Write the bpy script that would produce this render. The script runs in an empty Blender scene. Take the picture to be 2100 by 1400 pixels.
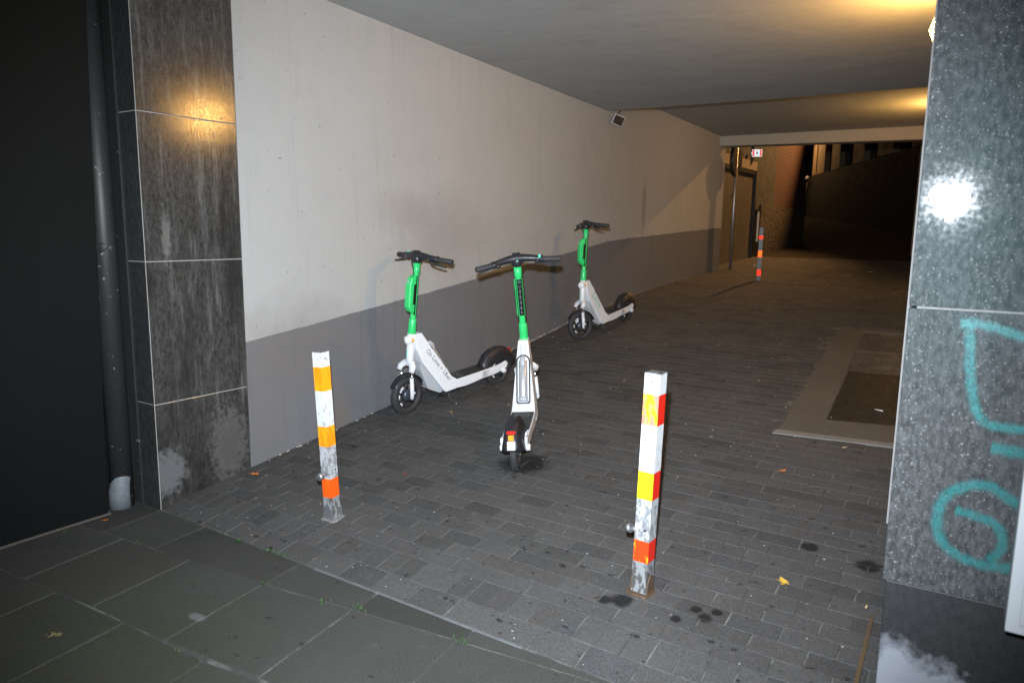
import bpy, bmesh, math, random
import numpy as np
from mathutils import Vector, Matrix
random.seed(7)
S = bpy.context.scene
COL = S.collection
PI = math.pi
R_ = math.radians

# ------------------------------------------------------------------ camera, world, lights, exposure
H = 1.65
F = 1490.0
def _n(v):
    v = np.array(v, float); return v / np.linalg.norm(v)
Yd = _n([990, -218, F]); Up = _n([123, -9625, -F]); Up = _n(Up - Yd * (Up @ Yd)); Xd = np.cross(Yd, Up)
if Xd[0] < 0: Xd = -Xd
RW = np.array([Xd, Yd, Up])
cam_d = bpy.data.cameras.new('camera'); cam = bpy.data.objects.new('camera', cam_d); COL.objects.link(cam)
m = Matrix.Identity(4)
for i in range(3):
    m[i][0] = RW[i, 0]; m[i][1] = -RW[i, 1]; m[i][2] = -RW[i, 2]
m[0][3] = 0; m[1][3] = 0; m[2][3] = H
cam.matrix_world = m
cam_d.sensor_fit = 'HORIZONTAL'; cam_d.sensor_width = 36; cam_d.lens = 36 * F / 2100
cam_d.clip_start = 0.05; cam_d.clip_end = 500
cam_d.dof.use_dof = True; cam_d.dof.focus_distance = 4.6; cam_d.dof.aperture_fstop = 3.2
S.camera = cam

W = bpy.data.worlds.new('World'); S.world = W; W.use_nodes = True
wn = W.node_tree.nodes; wl = W.node_tree.links
sky = wn.new('ShaderNodeTexSky'); sky.sky_type = 'NISHITA'; sky.sun_disc = False
sky.sun_elevation = R_(-4); sky.sun_rotation = R_(120)
wl.new(sky.outputs[0], wn['Background'].inputs['Color']); wn['Background'].inputs['Strength'].default_value = 0.03

def lamp(name, kind, loc, energy, col, **kw):
    d = bpy.data.lights.new(name, kind); d.energy = energy; d.color = col
    for k, v in kw.items(): setattr(d, k, v)
    o = bpy.data.objects.new(name, d); COL.objects.link(o); o.location = loc
    return o
# flash unit of the photographer: the main light of the picture
fl = lamp('flash_light', 'SPOT', (-0.06, 0.02, H + 0.18), 1950, (0.84, 0.92, 1.0), spot_size=R_(93), spot_blend=1.0, shadow_soft_size=0.022)
fl.rotation_euler = (Vector((-2.6, 3.85, 0.85)) - fl.location).to_track_quat('-Z', 'Y').to_euler()
LAMP_COL = (1.0, 0.56, 0.16)
# street lamp beyond the far end of the passage (casts the disc shadow on the wall)
def aim(o, to):
    o.rotation_euler = (Vector(to) - o.location).to_track_quat('-Z', 'Y').to_euler()
aim(lamp('street_light', 'SPOT', (-2.3, 21.5, 6.75), 3600, (1.0, 0.50, 0.17), spot_size=R_(72), spot_blend=0.7, shadow_soft_size=0.05), (-7.0, 14.4, 2.9))
aim(lamp('far_street_light', 'SPOT', (-9.5, 39.6, 7.0), 330, (1.0, 0.56, 0.24), spot_size=R_(165), spot_blend=0.6, shadow_soft_size=0.1), (-8.0, 36.5, 2.0))

S.view_settings.view_transform = 'Standard'; S.view_settings.look = 'None'
S.view_settings.exposure = -0.08; S.view_settings.gamma = 1; S.view_settings.use_curve_mapping = False
S.render.engine = 'CYCLES'

# ------------------------------------------------------------------ terrain profile
GY = [-50, 2.27, 2.53, 4.18, 6.49, 7.15, 8.94, 10.34, 12.2, 15.4, 45, 200]
GZ = [0, 0, .044, .2365, .5225, .616, .803, .902, .975, 1.1, 2.75, 4]
def g(y): return float(np.interp(y, GY, GZ))

# ------------------------------------------------------------------ mesh helpers
class MB:
    def __init__(s): s.b = bmesh.new(); s.mi = 0
    def face(s, pts, mi=None):
        f = s.b.faces.new([s.b.verts.new(p) for p in pts]); f.material_index = s.mi if mi is None else mi; return f
    def hexa(s, p):   # 8 points: bottom 4 ccw, top 4 ccw
        v = [s.b.verts.new(q) for q in p]; out = []
        for f in ((3,2,1,0),(4,5,6,7),(0,1,5,4),(1,2,6,5),(2,3,7,6),(3,0,4,7)):
            q = s.b.faces.new([v[i] for i in f]); q.material_index = s.mi; out.append(q)
        return out
    def box(s, x0, x1, y0, y1, z0, z1):
        return s.hexa([(x0,y0,z0),(x1,y0,z0),(x1,y1,z0),(x0,y1,z0),(x0,y0,z1),(x1,y0,z1),(x1,y1,z1),(x0,y1,z1)])
    def prism(s, poly, a, b, ax=1):
        """poly of (u,v) extruded along axis ax from a to b (ax 1: u=x v=z; 2: u=x v=y; 0: u=y v=z); a,b may be functions(u,v)"""
        fa = a if callable(a) else (lambda u, v: a); fb = b if callable(b) else (lambda u, v: b)
        def P(u, v, w): return (u, w, v) if ax == 1 else ((u, v, w) if ax == 2 else (w, u, v))
        A = [s.b.verts.new(P(u, v, fa(u, v))) for u, v in poly]; B = [s.b.verts.new(P(u, v, fb(u, v))) for u, v in poly]
        n = len(poly)
        for f in [A[::-1], B] + [[A[i], A[(i+1) % n], B[(i+1) % n], B[i]] for i in range(n)]:
            q = s.b.faces.new(f); q.material_index = s.mi
    def tube(s, pts, rad, n=12, cap=True, sx=1.0):
        """tube along pts, rad number or list; sx squashes the section sideways"""
        pts = [Vector(p) for p in pts]; k = len(pts)
        rad = rad if isinstance(rad, (list, tuple)) else [rad] * k
        rings = []; up = None
        for i in range(k):
            t = (pts[min(i+1, k-1)] - pts[max(i-1, 0)]).normalized()
            if up is None:
                up = Vector((0,0,1)) if abs(t.z) < .9 else Vector((1,0,0))
            u = (up - t * up.dot(t)).normalized(); w = t.cross(u); up = u
            rings.append([s.b.verts.new(pts[i] + (u * math.cos(2*PI*j/n) + w * math.sin(2*PI*j/n) * sx) * rad[i]) for j in range(n)])
        for i in range(k-1):
            for j in range(n):
                f = s.b.faces.new([rings[i][j], rings[i][(j+1)%n], rings[i+1][(j+1)%n], rings[i+1][j]]); f.smooth = True; f.material_index = s.mi
        if cap:
            f = s.b.faces.new(rings[0][::-1]); f.material_index = s.mi
            f = s.b.faces.new(rings[-1]); f.material_index = s.mi
    def lathe(s, prof, c, axis='y', n=40, smooth=True):
        """prof list of (r, h) turned round an axis through c"""
        c = Vector(c); rings = []
        for r, h in prof:
            ring = []
            for j in range(n):
                a = 2*PI*j/n; u, v = r*math.cos(a), r*math.sin(a)
                p = {'y': Vector((u, h, v)), 'z': Vector((u, v, h)), 'x': Vector((h, u, v))}[axis]
                ring.append(s.b.verts.new(c + p))
            rings.append(ring)
        for i in range(len(rings)-1):
            for j in range(n):
                f = s.b.faces.new([rings[i][j], rings[i][(j+1)%n], rings[i+1][(j+1)%n], rings[i+1][j]]); f.smooth = smooth; f.material_index = s.mi
        return rings
    def sph(s, c, r, n=16, sc=(1,1,1)):
        q = bmesh.ops.create_uvsphere(s.b, u_segments=n, v_segments=max(6, n//2), radius=r)
        for v in q['verts']: v.co = Vector((v.co.x*sc[0], v.co.y*sc[1], v.co.z*sc[2])) + Vector(c)
        for v in q['verts']:
            for f in v.link_faces: f.smooth = True; f.material_index = s.mi
    def xf(s, M): s.b.transform(M)
    def build(s, name, mats, parent=None, bevel=0, M=None, smooth=False, segs=2):
        if M is not None: s.b.transform(M)
        bmesh.ops.recalc_face_normals(s.b, faces=s.b.faces)
        me = bpy.data.meshes.new(name); s.b.to_mesh(me); s.b.free()
        for mt in (mats if isinstance(mats, (list, tuple)) else [mats]): me.materials.append(mt)
        if smooth:
            for p in me.polygons: p.use_smooth = True
        o = bpy.data.objects.new(name, me); COL.objects.link(o)
        if parent: o.parent = parent
        if bevel:
            md = o.modifiers.new('bevel', 'BEVEL'); md.width = bevel; md.segments = segs; md.limit_method = 'ANGLE'; md.angle_limit = R_(35)
            md.harden_normals = False
        return o
def tag(o, label=None, cat=None, group=None, kind=None):
    if label: o['label'] = label
    if cat: o['category'] = cat
    if group: o['group'] = group
    if kind: o['kind'] = kind
    return o
def empty(name, loc, label, cat, group=None, rot=(0,0,0)):
    o = bpy.data.objects.new(name, None); COL.objects.link(o); o.location = loc; o.rotation_euler = rot
    o.empty_display_size = .1
    return tag(o, label, cat, group)
def text_mesh(txt, size, thick=0.0, spacing=1.0):
    c = bpy.data.curves.new('text', 'FONT'); c.body = txt; c.size = size; c.extrude = thick; c.space_character = spacing
    c.resolution_u = 3; c.align_x = 'LEFT'; c.align_y = 'CENTER'
    o = bpy.data.objects.new('text', c); COL.objects.link(o)
    me = bpy.data.meshes.new_from_object(o.evaluated_get(bpy.context.evaluated_depsgraph_get()))
    bpy.data.objects.remove(o); bpy.data.curves.remove(c)
    return me

# ------------------------------------------------------------------ materials
class NT:
    def __init__(s, name):
        s.m = bpy.data.materials.new(name); s.m.use_nodes = True; s.t = s.m.node_tree; s.N = s.t.nodes
        s.b = s.N['Principled BSDF']; s.out = s.N['Material Output']
        tc = s.N.new('ShaderNodeTexCoord'); s.obj = tc.outputs['Object']
        geo = s.N.new('ShaderNodeNewGeometry'); s.pos = geo.outputs['Position']
    def L(s, a, b): s.t.links.new(a, b)
    def inp(s, name, v):
        i = s.b.inputs[name]
        if hasattr(v, 'node'): s.L(v, i)
        else: i.default_value = (*v, 1) if isinstance(v, tuple) and len(v) == 3 else v
    def noise(s, scale, detail=4, rough=.55, vec=None, sc=None, dist=0):
        n = s.N.new('ShaderNodeTexNoise'); n.inputs['Scale'].default_value = scale; n.inputs['Detail'].default_value = detail
        n.inputs['Roughness'].default_value = rough; n.inputs['Distortion'].default_value = dist
        v = vec or s.pos
        if sc: v = s.mapping(v, sc)
        s.L(v, n.inputs['Vector']); return n.outputs['Fac']
    def mapping(s, vec, scale=(1,1,1), loc=(0,0,0), rot=(0,0,0)):
        mp = s.N.new('ShaderNodeMapping'); s.L(vec, mp.inputs['Vector']); mp.inputs['Scale'].default_value = scale
        mp.inputs['Location'].default_value = loc; mp.inputs['Rotation'].default_value = rot; return mp.outputs[0]
    def voro(s, scale, vec=None, feature='F1', out='Distance', sc=None):
        n = s.N.new('ShaderNodeTexVoronoi'); n.feature = feature; n.inputs['Scale'].default_value = scale
        v = vec or s.pos
        if sc: v = s.mapping(v, sc)
        s.L(v, n.inputs['Vector']); return n.outputs[out]
    def ramp(s, fac, stops, interp='LINEAR'):
        r = s.N.new('ShaderNodeValToRGB'); r.color_ramp.interpolation = interp
        e = r.color_ramp.elements
        while len(e) < len(stops): e.new(.5)
        for i, (p, c) in enumerate(stops):
            e[i].position = p; e[i].color = (*c, 1) if isinstance(c, tuple) else (c, c, c, 1)
        s.L(fac, r.inputs[0]); return r.outputs[0]
    def mix(s, fac, a, b, mode='MIX'):
        n = s.N.new('ShaderNodeMix'); n.data_type = 'RGBA'; n.blend_type = mode
        for i, v in ((0, fac), (6, a), (7, b)):
            if hasattr(v, 'node'): s.L(v, n.inputs[i])
            else: n.inputs[i].default_value = (*v, 1) if isinstance(v, tuple) else v
        return n.outputs[2]
    def math(s, op, a, b=0.0, clamp=False):
        n = s.N.new('ShaderNodeMath'); n.operation = op; n.use_clamp = clamp
        for i, v in ((0, a), (1, b)):
            if hasattr(v, 'node'): s.L(v, n.inputs[i])
            else: n.inputs[i].default_value = v
        return n.outputs[0]
    def mrange(s, v, a, b, c=0., d=1.):
        n = s.N.new('ShaderNodeMapRange'); s.L(v, n.inputs[0])
        for i, x in zip((1,2,3,4), (a,b,c,d)): n.inputs[i].default_value = x
        return n.outputs[0]
    def attr(s, name):
        n = s.N.new('ShaderNodeAttribute'); n.attribute_name = name; return n.outputs['Color']
    def sepz(s, v):
        n = s.N.new('ShaderNodeSeparateXYZ'); s.L(v, n.inputs[0]); return n.outputs
    def blob(s, c, r, soft=.5, sc=(1,1,1), nscale=6, namt=.6):
        """soft blob mask round the world point c"""
        v = s.mapping(s.pos, sc, tuple(-c[i]*sc[i] for i in range(3)))
        n = s.N.new('ShaderNodeVectorMath'); n.operation = 'LENGTH'; s.L(v, n.inputs[0])
        d = s.math('DIVIDE', n.outputs['Value'], r)
        d = s.math('ADD', d, s.math('MULTIPLY', s.math('SUBTRACT', s.noise(nscale, 5), .5), namt*2))
        return s.mrange(d, 1-soft, 1+soft, 1, 0)
    def bump(s, h, strength=.3, dist=.01):
        n = s.N.new('ShaderNodeBump'); n.inputs['Strength'].default_value = strength; n.inputs['Distance'].default_value = dist
        s.L(h, n.inputs['Height']); s.L(n.outputs[0], s.b.inputs['Normal'])
def simple(name, col, rough=.5, metal=0., var=.12, vs=20, bump=0, bs=200, spec=None, coat=0):
    n = NT(name); nz = n.noise(vs, 4, vec=n.obj)
    n.inp('Base Color', n.mix(nz, tuple(c*(1-var) for c in col), tuple(min(1, c*(1+var)) for c in col)))
    n.inp('Roughness', n.mrange(n.noise(vs*3, 3, vec=n.obj), .3, .7, rough*.85, min(1, rough*1.15))); n.inp('Metallic', metal)
    if spec is not None: n.inp('Specular IOR Level', spec)
    if coat: n.inp('Coat Weight', coat)
    if bump: n.bump(n.noise(bs, 3, vec=n.obj), bump, .002)
    return n.m

# plaster wall: light upper, grey lower
def plaster(name, col, streak=0.25):
    n = NT(name)
    base = n.mix(n.noise(1.3, 5), tuple(c*.93 for c in col), tuple(min(1, c*1.05) for c in col))
    # vertical drip streaks
    st = n.noise(5, 5, .6, sc=(1, 3.2, .22)); st = n.mrange(st, .55, .78, 0, streak)
    base = n.mix(st, base, tuple(c*.62 for c in col))
    base = n.mix(n.mrange(n.noise(2.2, 7, .75), .52, .72, 0, .16), base, tuple(c*.55 for c in col))
    fine = n.mrange(n.noise(70, 3), .60, .75, 0, .4); base = n.mix(fine, base, tuple(c*.8 for c in col))
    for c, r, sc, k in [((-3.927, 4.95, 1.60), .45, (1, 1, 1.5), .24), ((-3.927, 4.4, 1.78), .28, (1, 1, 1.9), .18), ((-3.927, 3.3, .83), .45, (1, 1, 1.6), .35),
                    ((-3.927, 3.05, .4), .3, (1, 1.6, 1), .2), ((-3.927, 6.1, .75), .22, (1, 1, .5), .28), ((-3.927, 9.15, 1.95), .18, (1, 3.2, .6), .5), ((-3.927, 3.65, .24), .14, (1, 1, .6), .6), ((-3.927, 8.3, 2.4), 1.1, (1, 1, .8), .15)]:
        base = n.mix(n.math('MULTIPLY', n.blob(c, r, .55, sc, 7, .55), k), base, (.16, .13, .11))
    chips = n.mrange(n.noise(38, 2, .4, sc=(1, 1, .7)), .735, .76, 0, .55); base = n.mix(chips, base, (.10, .09, .09))
    # damp splash band near the floor
    n.inp('Base Color', base); n.inp('Roughness', .82); n.inp('Specular IOR Level', .3)
    h = n.math('ADD', n.noise(160, 4), n.math('MULTIPLY', n.noise(12, 3), 1.2)); n.bump(h, .22, .006)
    return n.m
M_white = plaster('plaster_light', (.392, .388, .380), .3)
M_grey = plaster('plaster_grey', (.150, .151, .160), .45)
def ceilmat():
    n = NT('ceiling_paint')
    b = n.mix(n.noise(.8, 5), (.37, .38, .385), (.43, .435, .435))
    b = n.mix(n.mrange(n.noise(26, 2, .4), .74, .77, 0, .6), b, (.12, .11, .1))
    b = n.mix(n.mrange(n.noise(3, 6, .7), .55, .75, 0, .25), b, (.2, .18, .16))
    n.inp('Base Color', b); n.inp('Roughness', .72); n.inp('Specular IOR Level', .35)
    n.bump(n.noise(2.4, 4, .6), .35, .03); return n.m
M_ceil = ceilmat()

def pavermat():
    n = NT('block_paver')
    a = n.attr('tone')
    base = n.mix(n.noise(3.0, 5), (.054, .052, .050), (.088, .085, .082))
    base = n.mix(1.0, base, a, 'MULTIPLY')
    base = n.mix(n.mrange(n.noise(190, 4, .75), .52, .68, 0, .55), base, (.23, .23, .235))      # light grains
    base = n.mix(n.mrange(n.noise(10, 6, .7), .58, .74, 0, .42), base, (.12, .118, .118))         # dusty patches
    base = n.mix(n.mrange(n.noise(15, 3, .5, sc=(1, 1.7, 1)), .67, .70, 0, .85), base, (.011, .011, .012))   # dark spots
    base = n.mix(n.mrange(n.noise(34, 2, .5), .70, .73, 0, .65), base, (.016, .016, .017))
    base = n.mix(n.mrange(n.noise(120, 4, .7), .54, .70, 0, .6), base, (.028, .028, .029))
    base = n.mix(n.mrange(n.noise(1.1, 4, .6), .60, .78, 0, .5), base, (.036, .034, .033))
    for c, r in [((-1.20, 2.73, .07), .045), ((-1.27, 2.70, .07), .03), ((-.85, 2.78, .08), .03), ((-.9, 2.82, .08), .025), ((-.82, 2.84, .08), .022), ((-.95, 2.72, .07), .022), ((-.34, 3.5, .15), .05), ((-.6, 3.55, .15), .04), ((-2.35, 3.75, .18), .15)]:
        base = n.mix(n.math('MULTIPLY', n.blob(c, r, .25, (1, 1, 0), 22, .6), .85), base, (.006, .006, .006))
    n.inp('Base Color', base)
    n.inp('Roughness', n.mrange(n.noise(5, 4), .3, .7, .72, .95)); n.inp('Specular IOR Level', .22)
    n.bump(n.math('ADD', n.noise(220, 4, .65), n.math('MULTIPLY', n.noise(26, 4, .6), 1.4)), .7, .004)
    return n.m
M_paver = pavermat()
def flagmat():
    n = NT('flagstone')
    a = n.attr('tone')
    base = n.mix(n.noise(2.2, 5), (.038, .039, .035), (.062, .063, .056))
    base = n.mix(1.0, base, a, 'MULTIPLY')
    base = n.mix(n.mrange(n.noise(210, 4, .75), .52, .68, 0, .55), base, (.17, .17, .16))
    base = n.mix(n.mrange(n.noise(130, 4, .7), .53, .68, 0, .6), base, (.030, .031, .028))
    base = n.mix(n.mrange(n.noise(7, 6, .7), .6, .75, 0, .3), base, (.12, .118, .11))
    base = n.mix(n.mrange(n.noise(11, 3, .5, sc=(1, 1.6, 1)), .68, .71, 0, .7), base, (.014, .014, .014))
    base = n.mix(n.math('MULTIPLY', n.blob((-2.7, 1.3, 0), .6, .6, (1, 1.4, 0), 4, .5), .5), base, (.044, .050, .026))   # greenish light at the lower left, painted into the stone colour
    base = n.mix(n.math('MULTIPLY', n.blob((-2.69, 1.68, 0), .045, .3, (1, 2, 0), 12, .3), .5), base, (.2, .2, .21))
    n.inp('Base Color', base); n.inp('Roughness', n.mrange(n.noise(5, 4), .3, .7, .7, .92)); n.inp('Specular IOR Level', .25)
    n.bump(n.math('ADD', n.noise(300, 4, .65), n.noise(18, 4, .6)), .5, .003)
    return n.m
M_flag = flagmat()
def mortarmat():
    n = NT('joint_sand')
    b = n.mix(n.mrange(n.noise(7, 6, .7), .46, .66), (.055, .053, .05), (.17, .165, .155))
    b = n.mix(n.mrange(n.noise(5, 4, .6), .66, .72, 0, .8), b, (.06, .09, .03))
    n.inp('Base Color', b); n.inp('Roughness', .9); n.bump(n.noise(200, 4), .5, .004); return n.m
M_mortar = mortarmat()

def granite(name, dark, light, scale, rough, thresh=.62, speck=(.42, .43, .42), spamt=.9, stain=None, bumps=.15, spscale=None):
    n = NT(name)
    b = n.mix(n.mrange(n.noise(scale*.35, 4, .6, sc=(1, 1, .45)), .35, .65), dark, light)
    b = n.mix(n.mrange(n.noise(4, 5, .65, sc=(1.6, 1.6, .3)), .42, .7, 0, .6), b, dark)
    sp = n.mrange(n.noise(spscale or scale, 2, .5), thresh, thresh+.07, 0, spamt); b = n.mix(sp, b, speck)
    sp2 = n.mrange(n.voro(scale*.42), .0, .12, .7*spamt, 0); b = n.mix(sp2, b, tuple(c*.8 for c in speck))
    dk = n.mrange(n.noise(scale*.8, 2, .5, sc=(1.3, 1.3, 1.3)), .63, .68, 0, .6); b = n.mix(dk, b, tuple(c*.3 for c in dark))
    if stain: b = stain(n, b)
    n.inp('Base Color', b); n.inp('Roughness', rough if not callable(rough) else rough(n)); n.inp('Specular IOR Level', .5)
    n.bump(n.noise(scale*1.1, 3), bumps, .002)
    return n.m
def stainL(n, b):
    v = n.sepz(n.pos)
    drip = n.noise(9, 6, .7, sc=(1, 2.6, .25))
    b = n.mix(n.mrange(drip, .52, .72, 0, .6), b, (.17, .165, .16))
    b = n.mix(n.mrange(n.noise(3.0, 6, .7, sc=(1, 1.6, .6)), .52, .64, 0, .75), b, (.022, .021, .02))
    low = n.math('MULTIPLY', n.mrange(v[2], .25, .66, 1, 0), n.mrange(n.noise(6, 5, .7), .4, .6)); b = n.mix(n.math('MULTIPLY', low, .7), b, (.016, .016, .016))
    b = n.mix(n.math('MULTIPLY', n.blob((-3.927, 2.33, .21), .10, .25, (1, 1, .8), 30, 1.0), .7), b, (.15, .155, .16))
    b = n.mix(n.math('MULTIPLY', n.blob((-3.927, 2.75, .28), .12, .25, (1, 1, .5), 34, 1.1), .5), b, (.14, .13, .125))
    b = n.mix(n.math('MULTIPLY', n.blob((-3.927, 2.4, 1.58), .06, .3, (1, 2.4, .45), 36, 1.1), .45), b, (.22, .215, .2))
    return b
M_granL = granite('dark_polished_stone', (.030, .029, .027), (.068, .065, .061), 150, lambda n: n.mrange(n.noise(70, 5, .75), .40, .62, .04, .26), .63, (.25, .24, .23), .5, stainL, .14)
M_granLd = granite('dark_stone_front', (.022, .023, .023), (.045, .046, .046), 150, .4, .66, (.12, .12, .12), .35, None, .2)
def stainR(n, b):
    b = n.mix(n.math('MULTIPLY', n.blob((.02, 2.27, 1.75), .22, .6, (1, 1, .55), 9, .7), .12), b, (.04, .12, .13))
    return b
M_granR = granite('speckled_granite', (.032, .034, .035), (.072, .075, .077), 230, lambda n: n.mrange(n.noise(90, 3, .5), .35, .7, .035, .070), .64, (.36, .37, .36), .5, stainR, .009, 190)
def stainP(n, b):
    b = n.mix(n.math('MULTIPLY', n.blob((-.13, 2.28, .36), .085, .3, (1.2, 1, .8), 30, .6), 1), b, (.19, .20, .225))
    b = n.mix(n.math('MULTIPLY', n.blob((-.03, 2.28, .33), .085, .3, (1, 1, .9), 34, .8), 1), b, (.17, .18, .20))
    return b
M_plinth = granite('black_plinth', (.010, .010, .011), (.018, .018, .019), 200, .55, .70, (.06, .06, .06), .25, stainP, .25)
M_joint = simple('stone_joint', (.34, .33, .31), .8, var=.3, vs=60)

def teal():
    n = NT('teal_spray_paint')
    n.inp('Base Color', n.mix(n.noise(60, 4), (.012, .19, .20), (.03, .30, .30))); n.inp('Roughness', .35)
    uv = n.N.new('ShaderNodeUVMap'); v = n.sepz(uv.outputs[0])
    e = n.mrange(n.math('ABSOLUTE', n.math('SUBTRACT', v[1], .5)), .16, .5, 1, 0)
    a = n.math('MULTIPLY', e, n.mrange(n.noise(170, 3, .6), .34, .66, 1.0, .3)); a = n.math('MULTIPLY', a, .52, True)
    tr = n.N.new('ShaderNodeBsdfTransparent'); mx = n.N.new('ShaderNodeMixShader'); n.L(a, mx.inputs[0]); n.L(tr.outputs[0], mx.inputs[1]); n.L(n.b.outputs[0], mx.inputs[2]); n.L(mx.outputs[0], n.out.inputs[0])
    return n.m
M_teal = teal()

M_wp = simple('white_plastic', (.74, .75, .78), .32, var=.06, vs=14, coat=.2)
M_wp2 = simple('grey_white_plastic', (.42, .44, .47), .4, var=.08, vs=14)
M_green = simple('bright_green_plastic', (.035, .60, .16), .3, var=.08, vs=14, coat=.2)
M_blk = simple('black_plastic', (.018, .018, .022), .42, var=.3, vs=30, bump=.1)
M_blk2 = simple('dark_rubber', (.028, .028, .030), .62, var=.3, vs=60, bump=.4, bs=400)
M_tyre = simple('tyre_rubber', (.030, .030, .031), .7, var=.35, vs=40, bump=.3, bs=300)
M_silver = simple('brushed_silver', (.62, .63, .65), .34, .55, var=.1, vs=40)
M_chrome = simple('chrome', (.8, .8, .8), .12, 1, var=.05)
M_hub = simple('hub_grey', (.10, .11, .13), .35, .6, var=.2)
M_led = simple('headlight_lens', (.85, .86, .84), .12, var=.03)
M_amber = simple('amber_reflector', (.95, .30, .01), .2, var=.3, vs=160)
M_red = simple('red_reflector', (.75, .02, .01), .2, var=.2, vs=160)
M_plate = simple('white_plate', (.80, .78, .72), .4, var=.05)
M_ink = simple('dark_ink', (.05, .055, .06), .5)
M_print = simple('pale_print', (.30, .33, .36), .5)
M_mint = simple('mint_print', (.20, .55, .40), .5)
M_lcd = simple('teal_badge', (.10, .65, .50), .4)
M_mat = simple('deck_mat', (.030, .031, .033), .75, var=.3, vs=80, bump=.6, bs=500)
M_logo = simple('mat_logo', (.16, .18, .18), .7)
M_steel = simple('galvanised', (.42, .43, .45), .42, .85, var=.25, vs=40, bump=.2, bs=120)
M_rust = simple('rusty_steel', (.10, .06, .035), .75, .2, var=.6, vs=60, bump=.8, bs=150)
def bollmat(name, col, worn=.5, wc=(.36, .37, .38), mix2=None):
    n = NT(name)
    b = n.mix(n.noise(22, 4, vec=n.obj), tuple(c*.9 for c in col), col)
    if mix2: b = n.mix(n.mrange(n.noise(22, 4, .7, vec=n.obj, sc=(1, 1, .3)), mix2[1], mix2[1]+.06), b, mix2[0])
    b = n.mix(n.mrange(n.noise(48, 5, .65, vec=n.obj, sc=(1, 1, .45)), 1-worn, 1-worn+.04), b, wc)
    b = n.mix(n.mrange(n.noise(90, 2, .5, vec=n.obj), .70, .73), b, (.05, .05, .05))
    n.inp('Base Color', b); n.inp('Roughness', .4); n.bump(n.noise(60, 4, vec=n.obj), .3, .002); return n.m
M_bw = bollmat('bollard_white', (.62, .63, .64), .40)
M_bw2 = bollmat('bollard_white_worn', (.42, .43, .44), .50, (.20, .21, .22))
M_bor = bollmat('bollard_orange', (.95, .25, .008), .28, (.5, .4, .3), ((.95, .34, .01), .48))
M_bor2 = bollmat('bollard_deep_orange', (.85, .10, .006), .30, (.5, .4, .3), ((.9, .16, .01), .55))
M_byl = bollmat('bollard_flash_yellow', (.82, .62, .01), .30, (.55, .25, .05))  # red sheet coloured yellow: the flash return is painted into the base colour
M_bylr = bollmat('bollard_flash_yellow_patchy', (.82, .55, .01), .36, (.45, .25, .28), ((.60, .20, .14), .52))  # flash yellow painted over the red sheet, red left in patches
M_brd = bollmat('bollard_red', (.70, .018, .006), .28, (.4, .1, .05))
M_brdy = bollmat('bollard_red_flash_yellow', (.70, .05, .006), .28, (.3, .3, .3), ((.90, .42, .01), .49))  # red sheet with the yellow of the flash painted on in patches
M_bmet = bollmat('bollard_bare', (.24, .25, .26), .50, (.08, .075, .07))
M_bdk = bollmat('bollard_dark', (.006, .006, .006), .38, (.05, .05, .045))
def retro(name, col):
    n = NT(name); n.inp('Base Color', col); n.inp('Metallic', .85); n.inp('Roughness', .42); return n.m
M_rr = retro('retro_red', (.95, .03, .01)); M_rw = retro('retro_white', (.9, .9, .88)); M_ro = retro('retro_orange', (.95, .12, .01))
M_conc = NT('concrete')
n = M_conc; b = n.mix(n.noise(2.5, 6, .65), (.07, .06, .052), (.115, .10, .085)); b = n.mix(n.mrange(n.noise(14, 5, .7), .6, .72, 0, .7), b, (.05, .045, .04))
b = n.mix(n.mrange(n.noise(80, 2), .66, .72, 0, .6), b, (.28, .26, .23)); n.inp('Base Color', b); n.inp('Roughness', .85); n.bump(n.noise(60, 5), .5, .005); M_conc = n.m
M_edge = simple('concrete_edge', (.19, .18, .17), .85, var=.35, vs=12, bump=.5, bs=80)
M_grate = simple('grate_steel', (.075, .06, .05), .5, .3, var=.3, vs=30)
M_pit = simple('pit_black', (.008, .008, .008), .9)
M_platest = simple('cover_plate', (.012, .013, .015), .6, .2, var=.4, vs=8, bump=.3, bs=90)
M_door = NT('dark_panel'); n = M_door; n.inp('Base Color', n.mix(n.noise(1.2, 4), (.003, .0045, .005), (.0045, .0065, .007))); n.inp('Roughness', .6); n.inp('Specular IOR Level', .2)
n.bump(n.noise(3, 3), .1, .01); M_door = n.m
M_pipe = NT('painted_pipe'); n = M_pipe; b = n.mix(n.noise(7, 6, .65, sc=(1, 1, .4)), (.014, .015, .014), (.036, .037, .036)); b = n.mix(n.mrange(n.noise(30, 3), .68, .72), b, (.2, .2, .2)); n.inp('Base Color', b); n.inp('Roughness', .5); M_pipe = n.m
M_black = simple('black_paint', (.008, .008, .009), .45, var=.3)
M_wmetal = simple('white_painted_metal', (.40, .42, .44), .35, var=.05, vs=6)
M_cable = simple('cable', (.02, .018, .015), .5)
M_glassd = simple('dark_glass', (.05, .035, .02), .1, var=.5, vs=30)
M_beam = simple('beam_plaster', (.36, .33, .28), .8, var=.15, vs=2, bump=.3, bs=40)
M_tan = simple('gate_boards', (.12, .098, .06), .6, var=.2, vs=2)
def lampglass(name, k):
    n = NT(name); n.inp('Base Color', (1, .8, .5)); n.inp('Emission Color', (1, .52, .125)); n.inp('Emission Strength', k); return n.m
M_lampg = lampglass('lamp_glass', 210.0); M_lampg2 = lampglass('lamp_glass_dim', 160.0)
M_leafo = simple('leaf_orange', (.55, .16, .02), .6, var=.4, vs=60)
M_leafy = simple('leaf_yellow', (.55, .33, .05), .6, var=.4, vs=60)
M_leafb = simple('leaf_brown', (.34, .12, .04), .6, var=.4, vs=60)
M_weed = simple('weed_green', (.025, .065, .012), .6, var=.4, vs=60)
M_butt = simple('cigarette_paper', (.55, .35, .2), .7, var=.4, vs=90)
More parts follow.
